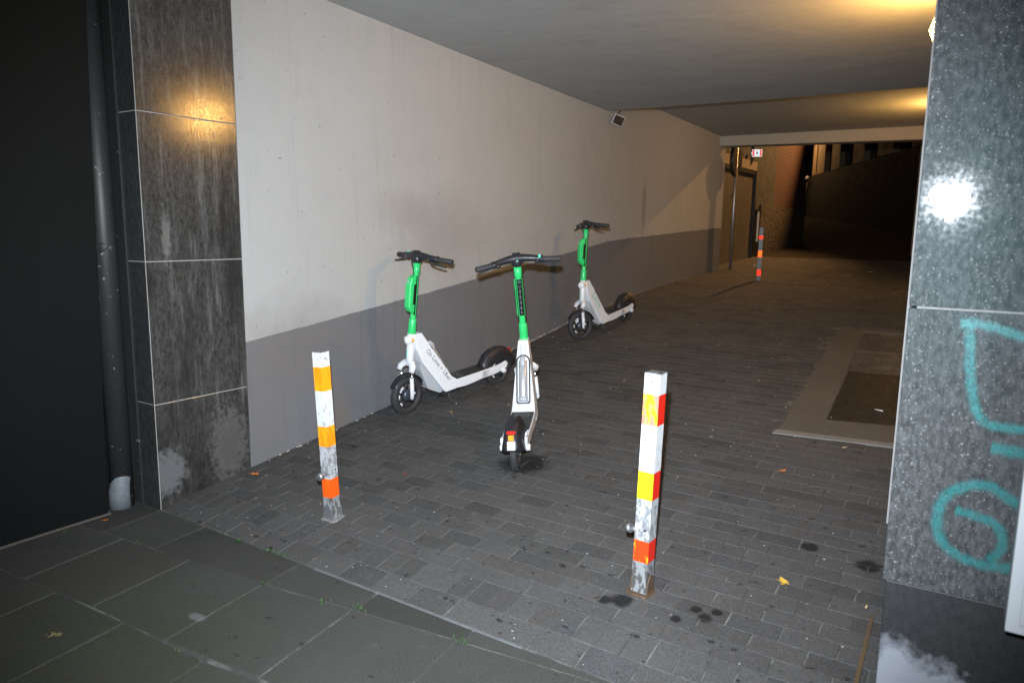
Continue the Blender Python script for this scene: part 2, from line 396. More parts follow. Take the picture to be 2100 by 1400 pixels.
def brickmat(name, c1, c2, mort, bw, rh, rot, ms=.012, off=.5):
    n = NT(name)
    t = n.N.new('ShaderNodeTexBrick'); n.L(n.mapping(n.pos, (1,1,1), (0,0,0), rot), t.inputs['Vector'])
    t.inputs['Color1'].default_value = (*c1, 1); t.inputs['Color2'].default_value = (*c2, 1); t.inputs['Mortar'].default_value = (*mort, 1)
    t.inputs['Scale'].default_value = 1; t.inputs['Brick Width'].default_value = bw; t.inputs['Row Height'].default_value = rh; t.inputs['Mortar Size'].default_value = ms; t.offset = off
    b = n.mix(n.mrange(n.noise(1.5, 5), .4, .7, 0, .5), t.outputs['Color'], tuple(c*.4 for c in c1))
    n.inp('Base Color', b); n.inp('Roughness', .85); n.bump(t.outputs['Fac'], -.6, .01); return n.m
M_brick = brickmat('red_brick', (.11, .026, .014), (.075, .018, .010), (.035, .02, .015), .24, .083, (0, R_(-90), R_(-90)), .014)
def rubble():
    n = NT('rubble_stone')
    d = n.voro(3.2, feature='DISTANCE_TO_EDGE', sc=(1, 1, 1.5)); c = n.voro(3.2, out='Color', sc=(1, 1, 1.5))
    b = n.mix(n.sepz(c)[0], (.035, .024, .014), (.07, .05, .03)); b = n.mix(n.mrange(d, 0, .04, .7, 0), b, (.03, .022, .016))
    n.inp('Base Color', b); n.inp('Roughness', .9); n.bump(n.mrange(d, 0, .12), .4, .02); return n.m
M_rubble = rubble()
M_road = NT('asphalt'); n = M_road; b = n.mix(n.noise(.7, 5), (.020, .017, .014), (.042, .036, .030)); n.inp('Base Color', b); n.inp('Specular IOR Level', .15); n.inp('Roughness', .95); n.bump(n.noise(40, 4), .4, .01); M_road = n.m
M_dkwall = simple('dark_wall', (.02, .021, .02), .8, var=.5, vs=.8, bump=.4, bs=12)
M_oldwall = NT('old_wall'); n = M_oldwall; b = n.mix(n.mrange(n.noise(2.5, 6, .7), .4, .6), (.016, .018, .015), (.045, .047, .038)); n.inp('Base Color', b); n.inp('Roughness', .9); n.bump(n.noise(8, 5), .6, .03); M_oldwall = n.m
M_cream = simple('cream_render', (.40, .30, .18), .8, var=.15, vs=1)
M_winglass = simple('window_glass', (.01, .011, .012), .1, var=.3)
M_rubbled = simple('plinth_render', (.026, .024, .02), .9, var=.5, vs=1)

# ------------------------------------------------------------------ ground
def ground_sheet(name, mt, x0, x1, ys, dz, kind='structure'):
    mb = MB(); xs = [x0, x1]
    rows = [[mb.b.verts.new((x, y, g(y) + dz)) for x in xs] for y in ys]
    for i in range(len(ys)-1): mb.b.faces.new([rows[i][0], rows[i][1], rows[i+1][1], rows[i+1][0]])
    return tag(mb.build(name, mt), kind=kind)
tag(ground_sheet('ground', M_road, -120, 120, [-60, 2.27, 2.53, 4.18, 6.49, 7.15, 8.94, 10.34, 12.2, 15.4, 45, 200], -.03), 'worn asphalt ground and uphill street beyond the passage', 'ground')
ys = sorted(set([-1.5, .5, 1.5] + [y for y in GY if 2 < y < 15.5] + [15.95]))
mort = ground_sheet('joints', M_mortar, -4.28, 1.6, ys, -.0042)
tag(mort, 'pale sandy joints between paving stones', 'paving joints')

def slab_mesh(name, mt, polys, inset, drop, jz, tone):
    """polys: list of 4 (x,y) ccw corners; every slab a bevelled stone with its own tilt and tone"""
    mb = MB(); lay = mb.b.loops.layers.color.new('tone')
    for P in polys:
        cx = sum(p[0] for p in P)/4; cy = sum(p[1] for p in P)/4
        dz = random.gauss(0, jz); tx = random.gauss(0, jz*4); ty = random.gauss(0, jz*7)
        tn = random.uniform(*tone); wb = random.gauss(0, .008)
        lo = []; hi = []
        for (x, y) in P:
            L = math.hypot(x-cx, y-cy); k = 1 - inset*1.41/max(L, .01)
            z = g(y) + dz + (x-cx)*tx + (y-cy)*ty
            lo.append((x, y, g(y)-drop)); hi.append((cx+(x-cx)*k, cy+(y-cy)*k, z))
        vl = [mb.b.verts.new(p) for p in lo]; vh = [mb.b.verts.new(p) for p in hi]
        fs = [mb.b.faces.new(vh)] + [mb.b.faces.new([vl[i], vl[(i+1)%4], vh[(i+1)%4], vh[i]]) for i in range(4)]
        for f in fs:
            for l in f.loops: l[lay] = (tn*(1+wb), tn, tn*(1-wb), 1)
    return mb.build(name, mt)
def jit(P, j): return [(x+random.uniform(-j, j), y+random.uniform(-j, j)) for x, y in P]
gap = .0016
polys = []
XL, XR = -3.93, -.17
def xr_at(y): return -.17 if y < 3.95 else -.33
def row(y0, y1, w, off):
    x = (XL if y0 < 12.4 else XL-.34) - off
    while x < XR:
        ww = w * random.uniform(.985, 1.015)
        a, b_ = max(x, XL if y0 < 12.4 else XL-.34), min(x+ww, XR)
        x += ww
        if b_-a < .025: continue
        cy = (y0+y1)/2; cx = (a+b_)/2
        if cy > 4.93 and cx > (-1.099 - .04*(cy-4.9)) and cy < 8.1: continue
        polys.append(jit([(a+gap, y0+gap), (b_-gap, y0+gap), (b_-gap, y1-gap), (a+gap, y1-gap)], .0016))
row(2.275, 2.41, .215, .05)
row(2.41, 2.565, .107, .03)
y = 2.565; k = 0
while y < 15.9:
    row(y, y+.1035, .212, (k % 2)*.106 + random.uniform(0, .012)); y += .1035; k += 1
tag(slab_mesh('passage_paving', M_paver, polys, .0028, .010, .0004, (.86, 1.13)), 'dark grey block paving climbing through the covered passage', 'paving', kind='structure')
# flagstones of the pavement
def J(pts): xs = [p[0] for p in pts]; yy = [p[1] for p in pts]; return lambda x: float(np.interp(x, xs, yy))
J0 = lambda x: 2.27
J1 = J([(-4.3, 1.87), (-3.7, 1.93), (-3.07, 2.0), (-2.63, 2.035), (-2.17, 2.105), (-1.53, 2.185), (-1.12, 2.235), (-.7, 2.262), (1.6, 2.262)])
J2 = J([(-4.3, 1.37), (-3.64, 1.43), (-3.14, 1.475), (-2.36, 1.51), (-2.1, 1.56), (1.6, 1.80)])
J3 = J([(-4.3, .88), (-2, 1.02), (1.6, 1.25)])
J4 = J([(-4.3, .35), (1.6, .75)])
J5 = J([(-4.3, -.2), (1.6, .2)])
J6 = J([(-4.3, -1.0), (1.6, -.8)])
pf = []
def flagrow(Ja, Jb, xs, sl):   # Ja upper joint, Jb lower
    for a, b_ in zip(xs[:-1], xs[1:]):
        h_ = Ja((a+b_)/2) - Jb((a+b_)/2)
        if h_ < .02: continue
        s_ = sl*h_
        pf.append(jit([(a+s_+gap, Jb(a+s_)+gap), (b_+s_-gap, Jb(b_+s_)+gap), (b_-gap, Ja(b_)-gap), (a+gap, Ja(a)-gap)], .002))
flagrow(J0, J1, [-4.25, -3.92, -3.50, -2.72, -2.2, -1.655, -1.13, -.7], .1)
flagrow(J1, J2, [-4.25, -3.715, -3.2, -2.7, -2.19, -1.67, -1.15, -.63, -.1, .42, .95, 1.5], .12)
flagrow(J2, J3, [-4.2, -3.4, -2.9, -2.38, -1.87, -1.35, -.83, -.3, .2, .72, 1.3], .12)
flagrow(J3, J4, [-4.2, -3.65, -3.14, -2.62, -2.1, -1.6, -1.1, -.6, -.1, .5, 1.1], .12)
flagrow(J4, J5, [-4.2, -3.4, -2.9, -2.38, -1.87, -1.35, -.83, -.3, .2, .72, 1.3], .1)
flagrow(J5, J6, [-4.2, -3.4, -2.6, -1.87, -1.1, -.3, .5, 1.3], .1)
tag(slab_mesh('sidewalk', M_flag, pf, .004, .012, .00035, (.85, 1.12)), 'large dark flagstones of the pavement in front of the passage', 'pavement', kind='structure')
mb = MB()
xs_ = np.linspace(-2.62, -1.42, 14)
for a, b_ in zip(xs_[:-1], xs_[1:]):
    mb.hexa([(a, 2.262+random.uniform(-.002,.002), -.01), (b_, 2.262, -.01), (b_, 2.279, -.01), (a, 2.279, -.01), (a, 2.264, .003), (b_, 2.264, .003), (b_, 2.275, .004), (a, 2.275, .004)])
tag(mb.build('curb_strip', simple('pale_kerb', (.11, .115, .12), .85, var=.6, vs=14)), 'thin pale edging strip between flagstones and block paving', 'edging', kind='structure')
mb = MB(); mb.hexa([(-.262, 2.3, .0), (-.248, 2.3, .0), (-.262, 3.1, .09), (-.276, 3.1, .09), (-.262, 2.3, .03), (-.248, 2.3, .03), (-.262, 3.1, .125), (-.276, 3.1, .125)])
tag(mb.build('floor_edging', simple('brown_strip', (.10, .065, .035), .6, var=.3)), 'narrow brown metal edging strip at the foot of the speckled pillar', 'edging')

# ------------------------------------------------------------------ passage shell
XW = -3.927
def band(y): return float(np.interp(y, [2.9, 4.35, 6.93, 8.15, 8.87, 10.65, 12.5], [.913, 1.075, 1.375, 1.52, 1.555, 1.638, 1.715]))
mb = MB(); ysw = [2.9, 3.6, 4.35, 5.6, 6.93, 8.15, 8.87, 9.7, 10.65, 11.6, 12.5]
top = 3.7
ysw = list(np.linspace(2.9, 12.5, 97)); bz = {round(y, 4): band(y) + random.gauss(0, .0022) for y in ysw}
band = lambda y: bz[round(y, 4)]
for i in range(len(ysw)-1):
    a, b_ = ysw[i], ysw[i+1]
    mb.face([(XW, a, g(a)-.1), (XW, b_, g(b_)-.1), (XW, b_, band(b_)), (XW, a, band(a))], 1)
    mb.face([(XW, a, band(a)), (XW, b_, band(b_)), (XW, b_, top), (XW, a, top)], 0)
for (a, mi0) in ((2.9, 0), (12.5, 0)):
    mb.face([(XW, a, g(a)-.1), (XW-.3, a, g(a)-.1), (XW-.3, a, band(a)), (XW, a, band(a))], 1)
    mb.face([(XW, a, band(a)), (XW-.3, a, band(a)), (XW-.3, a, top), (XW, a, top)], 0)
mb.face([(XW-.3, 2.9, -.1), (XW-.3, 12.5, -.1), (XW-.3, 12.5, top), (XW-.3, 2.9, top)], 0)
bmesh.ops.remove_doubles(mb.b, verts=mb.b.verts, dist=1e-4)
tag(mb.build('passage_wall', [M_white, M_grey]), 'long plastered passage wall, pale above and grey below, behind the scooters', 'wall')
# dirt crumbs line at wall foot
mb = MB()
for i in range(260):
    y = random.choice([random.uniform(5.6, 7.3), random.uniform(5.6, 6.9), random.uniform(3, 11)]); r = random.uniform(.003, .009)
    x = XW + abs(random.gauss(0, .012)) + .004
    mb.sph((x, y, g(y)+r*.4), r, 6, (1, 1.6, .7))
tag(mb.build('wall_foot_debris', simple('crumbs', (.36, .33, .29), .9, var=.4)), 'pale plaster crumbs along the foot of the passage wall', 'debris', kind='stuff')

# right side wall (hidden behind the pillar, stepped)
mb = MB(); mb.box(-.155, .2, 2.62, 3.95, -.1, 3.7); mb.box(-.32, .2, 3.95, 12.2, -.1, 3.7)
tag(mb.build('passage_side_wall', M_white), 'plastered side wall of the passage behind the speckled pillar', 'wall')
# ceiling: two slabs and the end beam
mb = MB()
mb.hexa([(-4.3, 2.27, 3.20), (.5, 2.27, 3.20), (.5, 8.0, 2.99), (-4.3, 8.0, 3.03), (-4.3, 2.27, 3.6), (.5, 2.27, 3.6), (.5, 8.0, 3.6), (-4.3, 8.0, 3.6)])
mb.hexa([(-4.3, 8.0, 3.29), (.5, 8.0, 3.28), (.5, 12.2, 3.17), (-4.3, 12.2, 3.2), (-4.3, 8.0, 3.7), (.5, 8.0, 3.7), (.5, 12.2, 3.7), (-4.3, 12.2, 3.7)])
bmesh.ops.subdivide_edges(mb.b, edges=mb.b.edges, cuts=1)
tag(mb.build('ceiling', M_ceil), 'grey painted ceiling slab of the passage with one step', 'ceiling', kind='structure')
mb = MB(); mb.hexa([(-4.1, 12.2, 3.045), (.5, 12.2, 2.965), (.5, 12.5, 2.965), (-4.1, 12.5, 3.045), (-4.1, 12.2, 3.7), (.5, 12.2, 3.7), (.5, 12.5, 3.7), (-4.1, 12.5, 3.7)])
tag(mb.build('end_beam', M_beam, bevel=.01), 'pale lintel beam across the far end of the passage ceiling', 'beam')
mb = MB(); mb.box(-4.6, 3, 2.3, 12.5, 3.7, 6)
tag(mb.build('upper_storey', M_dkwall), 'dark building storey above the covered passage', 'building')

# left stone pillar: slabs as boxes with pale joints
pl = empty('stone_pillar', (-4.02, 2.58, 0), 'tall dark stone clad pillar left of the white wall, reflecting the orange lamp', 'pillar')
zj = [-.05, .626, 1.443, 2.256, 3.06, 3.6]
for a, b_ in zip(zj[:-1], zj[1:]):
    mb = MB(); mb.box(-4.115, -3.927, 2.27, 2.897, a+.0025, b_-.0025)
    for f in mb.b.faces:
        if f.calc_center_median().y < 2.271: f.material_index = 1
    o = mb.build('cladding_slab', [M_granL, M_granLd], bevel=.002); o.parent = pl; o.matrix_parent_inverse = Matrix.Translation((4.02, -2.58, 0))
mb = MB(); mb.box(-4.11, -3.932, 2.275, 2.894, -.05, 3.6)
mb.box(-3.9295, -3.9262, 2.2692, 2.2725, 0, 3.6)
o = mb.build('joint', M_joint); o.parent = pl; o.matrix_parent_inverse = Matrix.Translation((4.02, -2.58, 0))

# drain pipe + gaiter
pp = empty('downpipe', (-4.17, 2.18, 0), 'dark painted downpipe beside the left stone pillar', 'drain pipe')
mb = MB(); mb.tube([(0, 0, .0), (0, 0, 3.6)], .062, 24); mb.build('pipe', M_pipe, pp)
mb = MB(); mb.tube([(.0, -.012, 0), (.004, -.012, .1), (.014, -.004, .19), (.02, 0, .235)], [.066, .062, .052, .03], 20); mb.build('foot_patch', simple('worn_paint', (.15, .165, .18), .6, var=.4, vs=30, bump=.3), pp)
mb = MB(); 
for i in range(24):
    a = 2*PI*i/24; b2 = 2*PI*(i+1)/24
mb.lathe([(.022, 0), (.026, 0), (.026, .002), (.022, .002), (.022, 0)], (0, 0, 0), 'z', 24); mb.box(-.002, .002, -.024, .024, 0, .002)
mb.hexa([(-.002,0,0),(.002,0,0),(.018,-.018,0),(.015,-.02,0),(-.002,0,.002),(.002,0,.002),(.018,-.018,.002),(.015,-.02,.002)])
mb.hexa([(-.002,0,0),(.002,0,0),(-.015,-.02,0),(-.018,-.018,0),(-.002,0,.002),(.002,0,.002),(-.015,-.02,.002),(-.018,-.018,.002)])
o = mb.build('drawn_symbol', M_black, pp); o.location = (.047, -.044, 1.52); o.rotation_euler = (R_(90), 0, R_(42))
# niche wall behind pipe
mb = MB(); mb.box(-4.6, -4.105, 2.262, 2.9, -.1, 3.6); tag(mb.build('niche_wall', M_pipe), 'dark render strip behind the downpipe', 'wall')
# dark panel wall to the left
YT = 1.056 + .029*4.25
dw = empty('dark_shutter', (-4.1, 1.0, 0), 'blue black metal shutter wall at the left edge of the photo', 'shutter')
mb = MB(); mb.box(-.3, 0, -3, 1.075, -.05, 4.2); mb.box(-.3, .012, -3, .05, .62, .64)
mb = MB(); mb.hexa([(-.3,-3,-.05),(0,-3,-.05),(0,1.056,-.05),(-.3,1.056,-.05),(-.3,-3,4.2),(0,-3,4.2),(0,YT,4.2),(-.3,YT,4.2)]); mb.build('panel', M_door, dw, bevel=.004)
mb = MB(); mb.box(-.3, .004, -3, 1.07, -.05, .012); mb.build('threshold', M_conc, dw)
mb = MB(); mb.box(.0, .02, -.20, .475, .58, .80); mb.build('notice_plate', M_wmetal, dw, bevel=.003)

# right speckled pillar
rp = empty('granite_pillar', (.5, 2.293, 0), 'glossy speckled granite pillar at the right edge with teal graffiti and flash glare', 'pillar', rot=(0, 0, R_(1.9)))
for a, b_ in ((.652, 1.449), (1.454, 2.262), (2.267, 3.2)):
    mb = MB(); mb.box(-.68, 1.0, 0, .35, a, b_); mb.build('cladding_slab', M_granR, rp, bevel=.003)
mb = MB(); mb.box(-.672, 1.0, .012, .35, -.05, .648); mb.build('plinth', M_plinth, rp, bevel=.003)
mb = MB(); mb.box(-.66, 1.0, .003, .34, .655, 3.2); mb.build('joint', simple('dull_joint', (.15, .15, .145), .8, var=.3, vs=60), rp)
def ribbon(pts, w, closed=False, y=-.0018):
    mb = MB(); uvl = mb.b.loops.layers.uv.new('UVMap')
    # catmull
    P = [Vector((p[0]-.5, 0, p[1])) for p in pts]; Q = []
    nseg = len(P) if closed else len(P)-1
    for i in range(nseg):
        p0 = P[(i-1) % len(P)] if (closed or i > 0) else P[i]; p1 = P[i]; p2 = P[(i+1) % len(P)]; p3 = P[(i+2) % len(P)] if (closed or i+2 < len(P)) else p2
        for j in range(10):
            t = j/10; Q.append(.5*((2*p1)+(-p0+p2)*t+(2*p0-5*p1+4*p2-p3)*t*t+(-p0+3*p1-3*p2+p3)*t**3))
    Q.append(P[0] if closed else P[-1])
    L = []
    for i, q in enumerate(Q):
        t = (Q[min(i+1, len(Q)-1)] - Q[max(i-1, 0)]).normalized(); nn = Vector((-t.z, 0, t.x)); ww = 1.3*w*(1+.10*math.sin(i*.9))
        L.append((mb.b.verts.new(q+nn*ww/2+Vector((0, y, 0))), mb.b.verts.new(q-nn*ww/2+Vector((0, y, 0)))))
    for i in range(len(L)-1):
        f = mb.b.faces.new([L[i][0], L[i+1][0], L[i+1][1], L[i][1]])
        for l, uvv in zip(f.loops, ((i, 1), (i+1, 1), (i+1, 0), (i, 0))): l[uvl].uv = uvv
    return mb
for k, (pts, w) in enumerate([([(-.055, 1.415), (-.02, 1.418), (.04, 1.405), (.12, 1.378), (.2, 1.36)], .026),
                   ([(-.035, 1.42), (-.028, 1.36), (-.018, 1.27), (.0, 1.19), (.03, 1.153), (.08, 1.147), (.16, 1.15)], .026),
                   ([(.045, 1.088), (.10, 1.086), (.15, 1.08)], .034),
                   ([(.09, .962), (.05, .982), (.0, .972), (-.045, .935), (-.06, .875), (-.05, .815), (-.01, .775), (.05, .76), (.12, .765)], .030),
                   ([(-.02, .90), (.03, .893), (.08, .875), (.095, .82), (.07, .775)], .027), ([(.09, .96), (.14, .93), (.17, .88)], .03)]):
    ribbon(pts, w, y=-.0018-.0003*k).build('graffiti_stroke', M_teal, rp)
# white cabinet on the right edge
wc = empty('white_cabinet', (.45, 2.16, .64), 'white painted metal cabinet corner at the right edge on the granite pillar', 'cabinet')
mb = MB(); mb.box(-.333, .4, .0, .10, 0, 1.6); mb.build('housing', M_wmetal, wc, bevel=.004)
mb = MB(); mb.box(-.305, .36, -.008, -.0005, .028, 1.56); mb.build('door', M_wmetal, wc, bevel=.003)

# passage lamps
def bulkhead(loc, label, glass):
    e = empty('wall_lamp', loc, label, 'lamp', 'round wall lamps on the right side of the passage')
    mb = MB(); mb.lathe([(0, .0), (.15, .0), (.15, -.03), (.13, -.045), (0, -.045)], (0, 0, 0), 'x', 32); mb.build('housing', M_wmetal, e)
    mb = MB(); mb.sph((-.05, 0, 0), .128, 48, (.62, 1, 1)); mb.build('glass', glass, e)
    mb = MB()
    for a in (-.05, .05): mb.tube([(-.05, a, -.13), (-.11, a, -.09), (-.142, a, 0), (-.11, a, .09), (-.05, a, .13)], .004, 6)
    mb.tube([(-.05, -.13, 0), (-.11, -.09, 0), (-.142, 0, 0), (-.11, .09, 0), (-.05, .13, 0)], .004, 6)
    mb.build('guard', M_wmetal, e)
    return e
bulkhead((-.295, 5.15, 2.835), 'glowing round wall lamp peeking out beside the top of the granite pillar', M_lampg)
bulkhead((-.50, 10.4, 2.98), 'lit wall lamp hidden behind the granite pillar, glowing on the rear ceiling', M_lampg2)
mb = MB(); mb.box(-.5, -.3, 10.1, 10.7, 2.4, 3.25); tag(mb.build('wall_box', M_beam), 'plastered wall projection carrying the rear lamp behind the granite pillar', 'wall projection')

# floodlight on wall
fd = empty('floodlight', (XW+.10, 8.07, 2.925), 'small white floodlight with dark glass high on the passage wall', 'floodlight', rot=(R_(8), R_(-24), R_(200)))
mb = MB(); mb.hexa([(-.065, .0, -.055), (.065, .0, -.055), (.065, .05, -.035), (-.065, .05, -.035), (-.065, 0, .055), (.065, 0, .055), (.065, .05, .035), (-.065, .05, .035)]); mb.box(-.068, .068, -.016, 0, -.058, .058); 
fb = mb.build('housing', M_wp2, fd, bevel=.004)
mb = MB(); mb.box(-.059, .059, -.019, -.0165, -.049, .049); mb.build('glass', M_glassd, fd)
fd.rotation_euler = (R_(12), R_(22), R_(38))
mb = MB(); mb.tube([(-.02, .05, 0), (-.075, .075, .02), (-.1, .06, .03)], .007, 8); mb.build('bracket', M_steel, fd)
mb = MB(); mb.tube([(XW+.16, 8.0, 3.03), (XW+.12, 8.03, 3.0), (XW+.10, 8.05, 2.99), (XW+.085, 8.06, 2.965), (XW+.09, 8.07, 2.94)], .006, 8)
tag(mb.build('cable', M_cable), 'short black cable from the ceiling edge to the floodlight', 'cable')

# vent frame, grates
def gz(x, y, dz): return (x, y, g(y)+dz)
vf = empty('ventilation_shaft_cover', (-.8, 6.4, g(6.4)), 'concrete framed steel grating set in the paving near the granite pillar', 'floor grate')
VO = Matrix.Translation((.8, -6.4, -g(6.4)))
def vput(mb, name, mt, **k):
    o = mb.build(name, mt, **k); o.parent = vf; o.matrix_parent_inverse = VO; return o
def strip(mb, P0, P1, Q0, Q1, n_, dz0, dz1):
    """slab between edge P0->P1 and Q0->Q1 following the terrain"""
    for i in range(n_):
        t0, t1 = i/n_, (i+1)/n_
        l = lambda A, B, t: (A[0]+(B[0]-A[0])*t, A[1]+(B[1]-A[1])*t)
        a, b_, c, d = l(P0, P1, t0), l(Q0, Q1, t0), l(Q0, Q1, t1), l(P0, P1, t1)
        mb.hexa([gz(*a, dz0), gz(*b_, dz0), gz(*c, dz0), gz(*d, dz0), gz(*a, dz1), gz(*b_, dz1), gz(*c, dz1), gz(*d, dz1)])
mb = MB(); mb.mi = 0
strip(mb, (-1.09, 4.95), (-1.216, 7.90), (-.855, 5.28), (-.985, 7.87), 10, -.05, .004)
strip(mb, (-1.09, 4.95), (-.855, 5.28), (-.32, 5.02), (-.32, 5.36), 3, -.05, .0042)
strip(mb, (-.985, 7.87), (-1.216, 7.90), (-.32, 7.93), (-.32, 8.12), 3, -.05, .0038)
vput(mb, 'concrete_frame', M_conc)
mb = MB(); strip(mb, (-1.115, 4.89), (-1.105, 4.957), (-.32, 4.975), (-.32, 5.03), 4, -.05, .008); vput(mb, 'front_kerb', M_edge)
mb = MB(); strip(mb, (-.853, 5.285), (-.907, 6.50), (-.33, 5.37), (-.33, 6.52), 6, -.03, -.002); vput(mb, 'cover_plate', M_platest)
mb = MB(); strip(mb, (-.86, 6.49), (-.985, 7.87), (-.33, 6.5), (-.33, 7.93), 6, -.08, -.06); vput(mb, 'pit', M_pit)
for (ya, yb) in ((6.51, 7.10), (7.12, 7.86)):
    mb = MB(); 
    xl = lambda y: -.853 - .102*(y-5.285)/1.0*1.0 if False else np.interp(y, [5.285, 7.87], [-.853, -.985])
    nb = 26
    for i in range(nb):
        x0 = lambda y: xl(y)+(.0-.33-xl(y))*i/nb
        a0, a1 = x0(ya), x0(yb); w = .0065
        ym = (ya+yb)/2; am = x0(ym)
        for (u0, v0, u1, v1) in ((a0, ya, am, ym), (am, ym, a1, yb)):
            mb.hexa([gz(u0, v0, -.03), gz(u0+w, v0, -.03), gz(u1+w, v1, -.03), gz(u1, v1, -.03), gz(u0, v0, 0), gz(u0+w, v0, 0), gz(u1+w, v1, 0), gz(u1, v1, 0)])
    for yy in (ya, yb-.02): mb.hexa([gz(xl(yy), yy, -.03), gz(-.33, yy, -.03), gz(-.33, yy+.02, -.03), gz(xl(yy), yy+.02, -.03), gz(xl(yy), yy, -.001), gz(-.33, yy, -.001), gz(-.33, yy+.02, -.001), gz(xl(yy), yy+.02, -.001)])
    vput(mb, 'grate', M_grate)

# ------------------------------------------------------------------ bollards
def bollard(loc, yaw, lean, height, bands, mats_front, mats_side, label, knob=True, w=.07, hinge=True, grp='striped folding parking posts'):
    e = empty('folding_bollard', loc, label, 'bollard', grp, rot=(lean[0], lean[1], yaw))
    z = 0; h = w/2
    for (t, kind) in bands:        # from the ground up: fractions
        z1 = z + t*height
        mb = MB(); mb.hexa([(-h,-h,z),(h,-h,z),(h,h,z),(-h,h,z),(-h,-h,z1),(h,-h,z1),(h,h,z1),(-h,h,z1)])
        for f in mb.b.faces:
            c = f.calc_center_median(); f.material_index = 0 if c.y < -h*.9 or c.x < -h*.9 else 1
            if mats_side == 'same': f.material_index = 0
        mA = mats_front[kind]; mB = mA if mats_side == 'same' else mats_side[kind]
        o = mb.build('stripe' if kind in 'abc' else 'post_section', [mA, mB], e); z = z1
        o.modifiers.new('bevel', 'BEVEL').width = .0001
        o.modifiers.clear()
    mb = MB(); mb.box(-h-.001, h+.001, -h-.001, h+.001, height, height+.004); mb.build('cap', M_bmet, e, bevel=.0015)
    if knob:
        mb = MB(); mb.tube([(-h, .0, height*.28), (-h-.034, 0, height*.28)], .013, 14); mb.tube([(-h-.034, 0, height*.28), (-h-.055, 0, height*.275)], [.022, .018], 16)
        mb.build('lock_knob', M_steel, e)
    if hinge:
        for sx in (-1, 1):
            mb = MB(); x = sx*(h+.004)
            mb.prism([(-.036, -.01), (.036, -.01), (.032, .055), (.012, .085), (-.012, .085), (-.032, .055)], x-.003, x+.003, 0); mb.build('hinge_plate', M_steel if 'orange' in label else M_rust, e, bevel=.001)
        mb = MB(); mb.prism([(-.052, -.045), (-.02, -.056), (.045, -.05), (.056, .0), (.05, .04), (.01, .05), (-.045, .044)], -.01, .006, 2)
        for q_ in range(16):
            aa = random.uniform(0, 2*PI); rr_ = random.uniform(.045, .066); mb.sph((rr_*math.cos(aa), rr_*math.sin(aa), .002), random.uniform(.003, .007), 6, (1.3, 1, .5))
        mb.build('base_plate', M_rust if 'yellow' in label else M_edge, e, bevel=.002)
    mb = MB(); mb.tube([(.012, -h, height*.30), (.012, -h-.003, height*.30)], .005, 8); mb.build('bolt', M_black, e); mb = MB(); mb.tube([(0, -h, height*.965), (0, -h-.0005, height*.965)], .004, 8); mb.build('bolt', M_black, e)
    return e
white = {'w': M_bw, 'v': M_bw2, 'm': M_bmet}
bandsL = [(.135, 'm'), (.115, 'c'), (.195, 'v'), (.12, 'b'), (.21, 'w'), (.14, 'a'), (.085, 'w')]
bollard((-2.915, 2.665, g(2.665)), R_(45+50), (0, 0), .93, bandsL, dict(white, a=M_bor, b=M_bor, c=M_bor2), 'same', 'worn square post with orange and white stripes standing near the wall, left of the scooters', True, .062)
BL = bpy.data.objects['folding_bollard']
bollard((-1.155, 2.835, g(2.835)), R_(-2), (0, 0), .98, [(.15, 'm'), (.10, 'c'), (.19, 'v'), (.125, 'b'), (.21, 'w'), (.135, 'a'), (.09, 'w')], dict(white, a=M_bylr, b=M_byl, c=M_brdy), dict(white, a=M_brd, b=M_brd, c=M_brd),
        'square post with red and white stripes, flash glare painted yellow on its front bands, standing alone right of the scooters', True, .07)
BR = bpy.data.objects['folding_bollard.001']
bollard((-2.885, 11.1, g(11.1)), R_(13.7), (0, 0), .78, [(.10, 'm'), (.11, 'c'), (.24, 'm'), (.12, 'b'), (.22, 'm'), (.06, 'a'), (.15, 'm')], dict(m=M_bdk, a=M_rr, b=M_ro, c=M_rr), 'same',
        'dark post with red reflective bands standing far back at the end of the passage', True, .056, False)
def lean_world(o, ax, ang):   # tilt about a world axis
    o.rotation_mode = 'QUATERNION'
    from mathutils import Quaternion
    o.rotation_quaternion = Quaternion(ax, ang) @ Matrix.Rotation(o.rotation_euler.z, 3, 'Z').to_quaternion()
camx = Vector((RW[0,0], RW[1,0], 0)).normalized(); camf = Vector((RW[0,2], RW[1,2], 0)).normalized()
lean_world(BL, camf, R_(-2.7)); lean_world(BR, camf, R_(1.3))

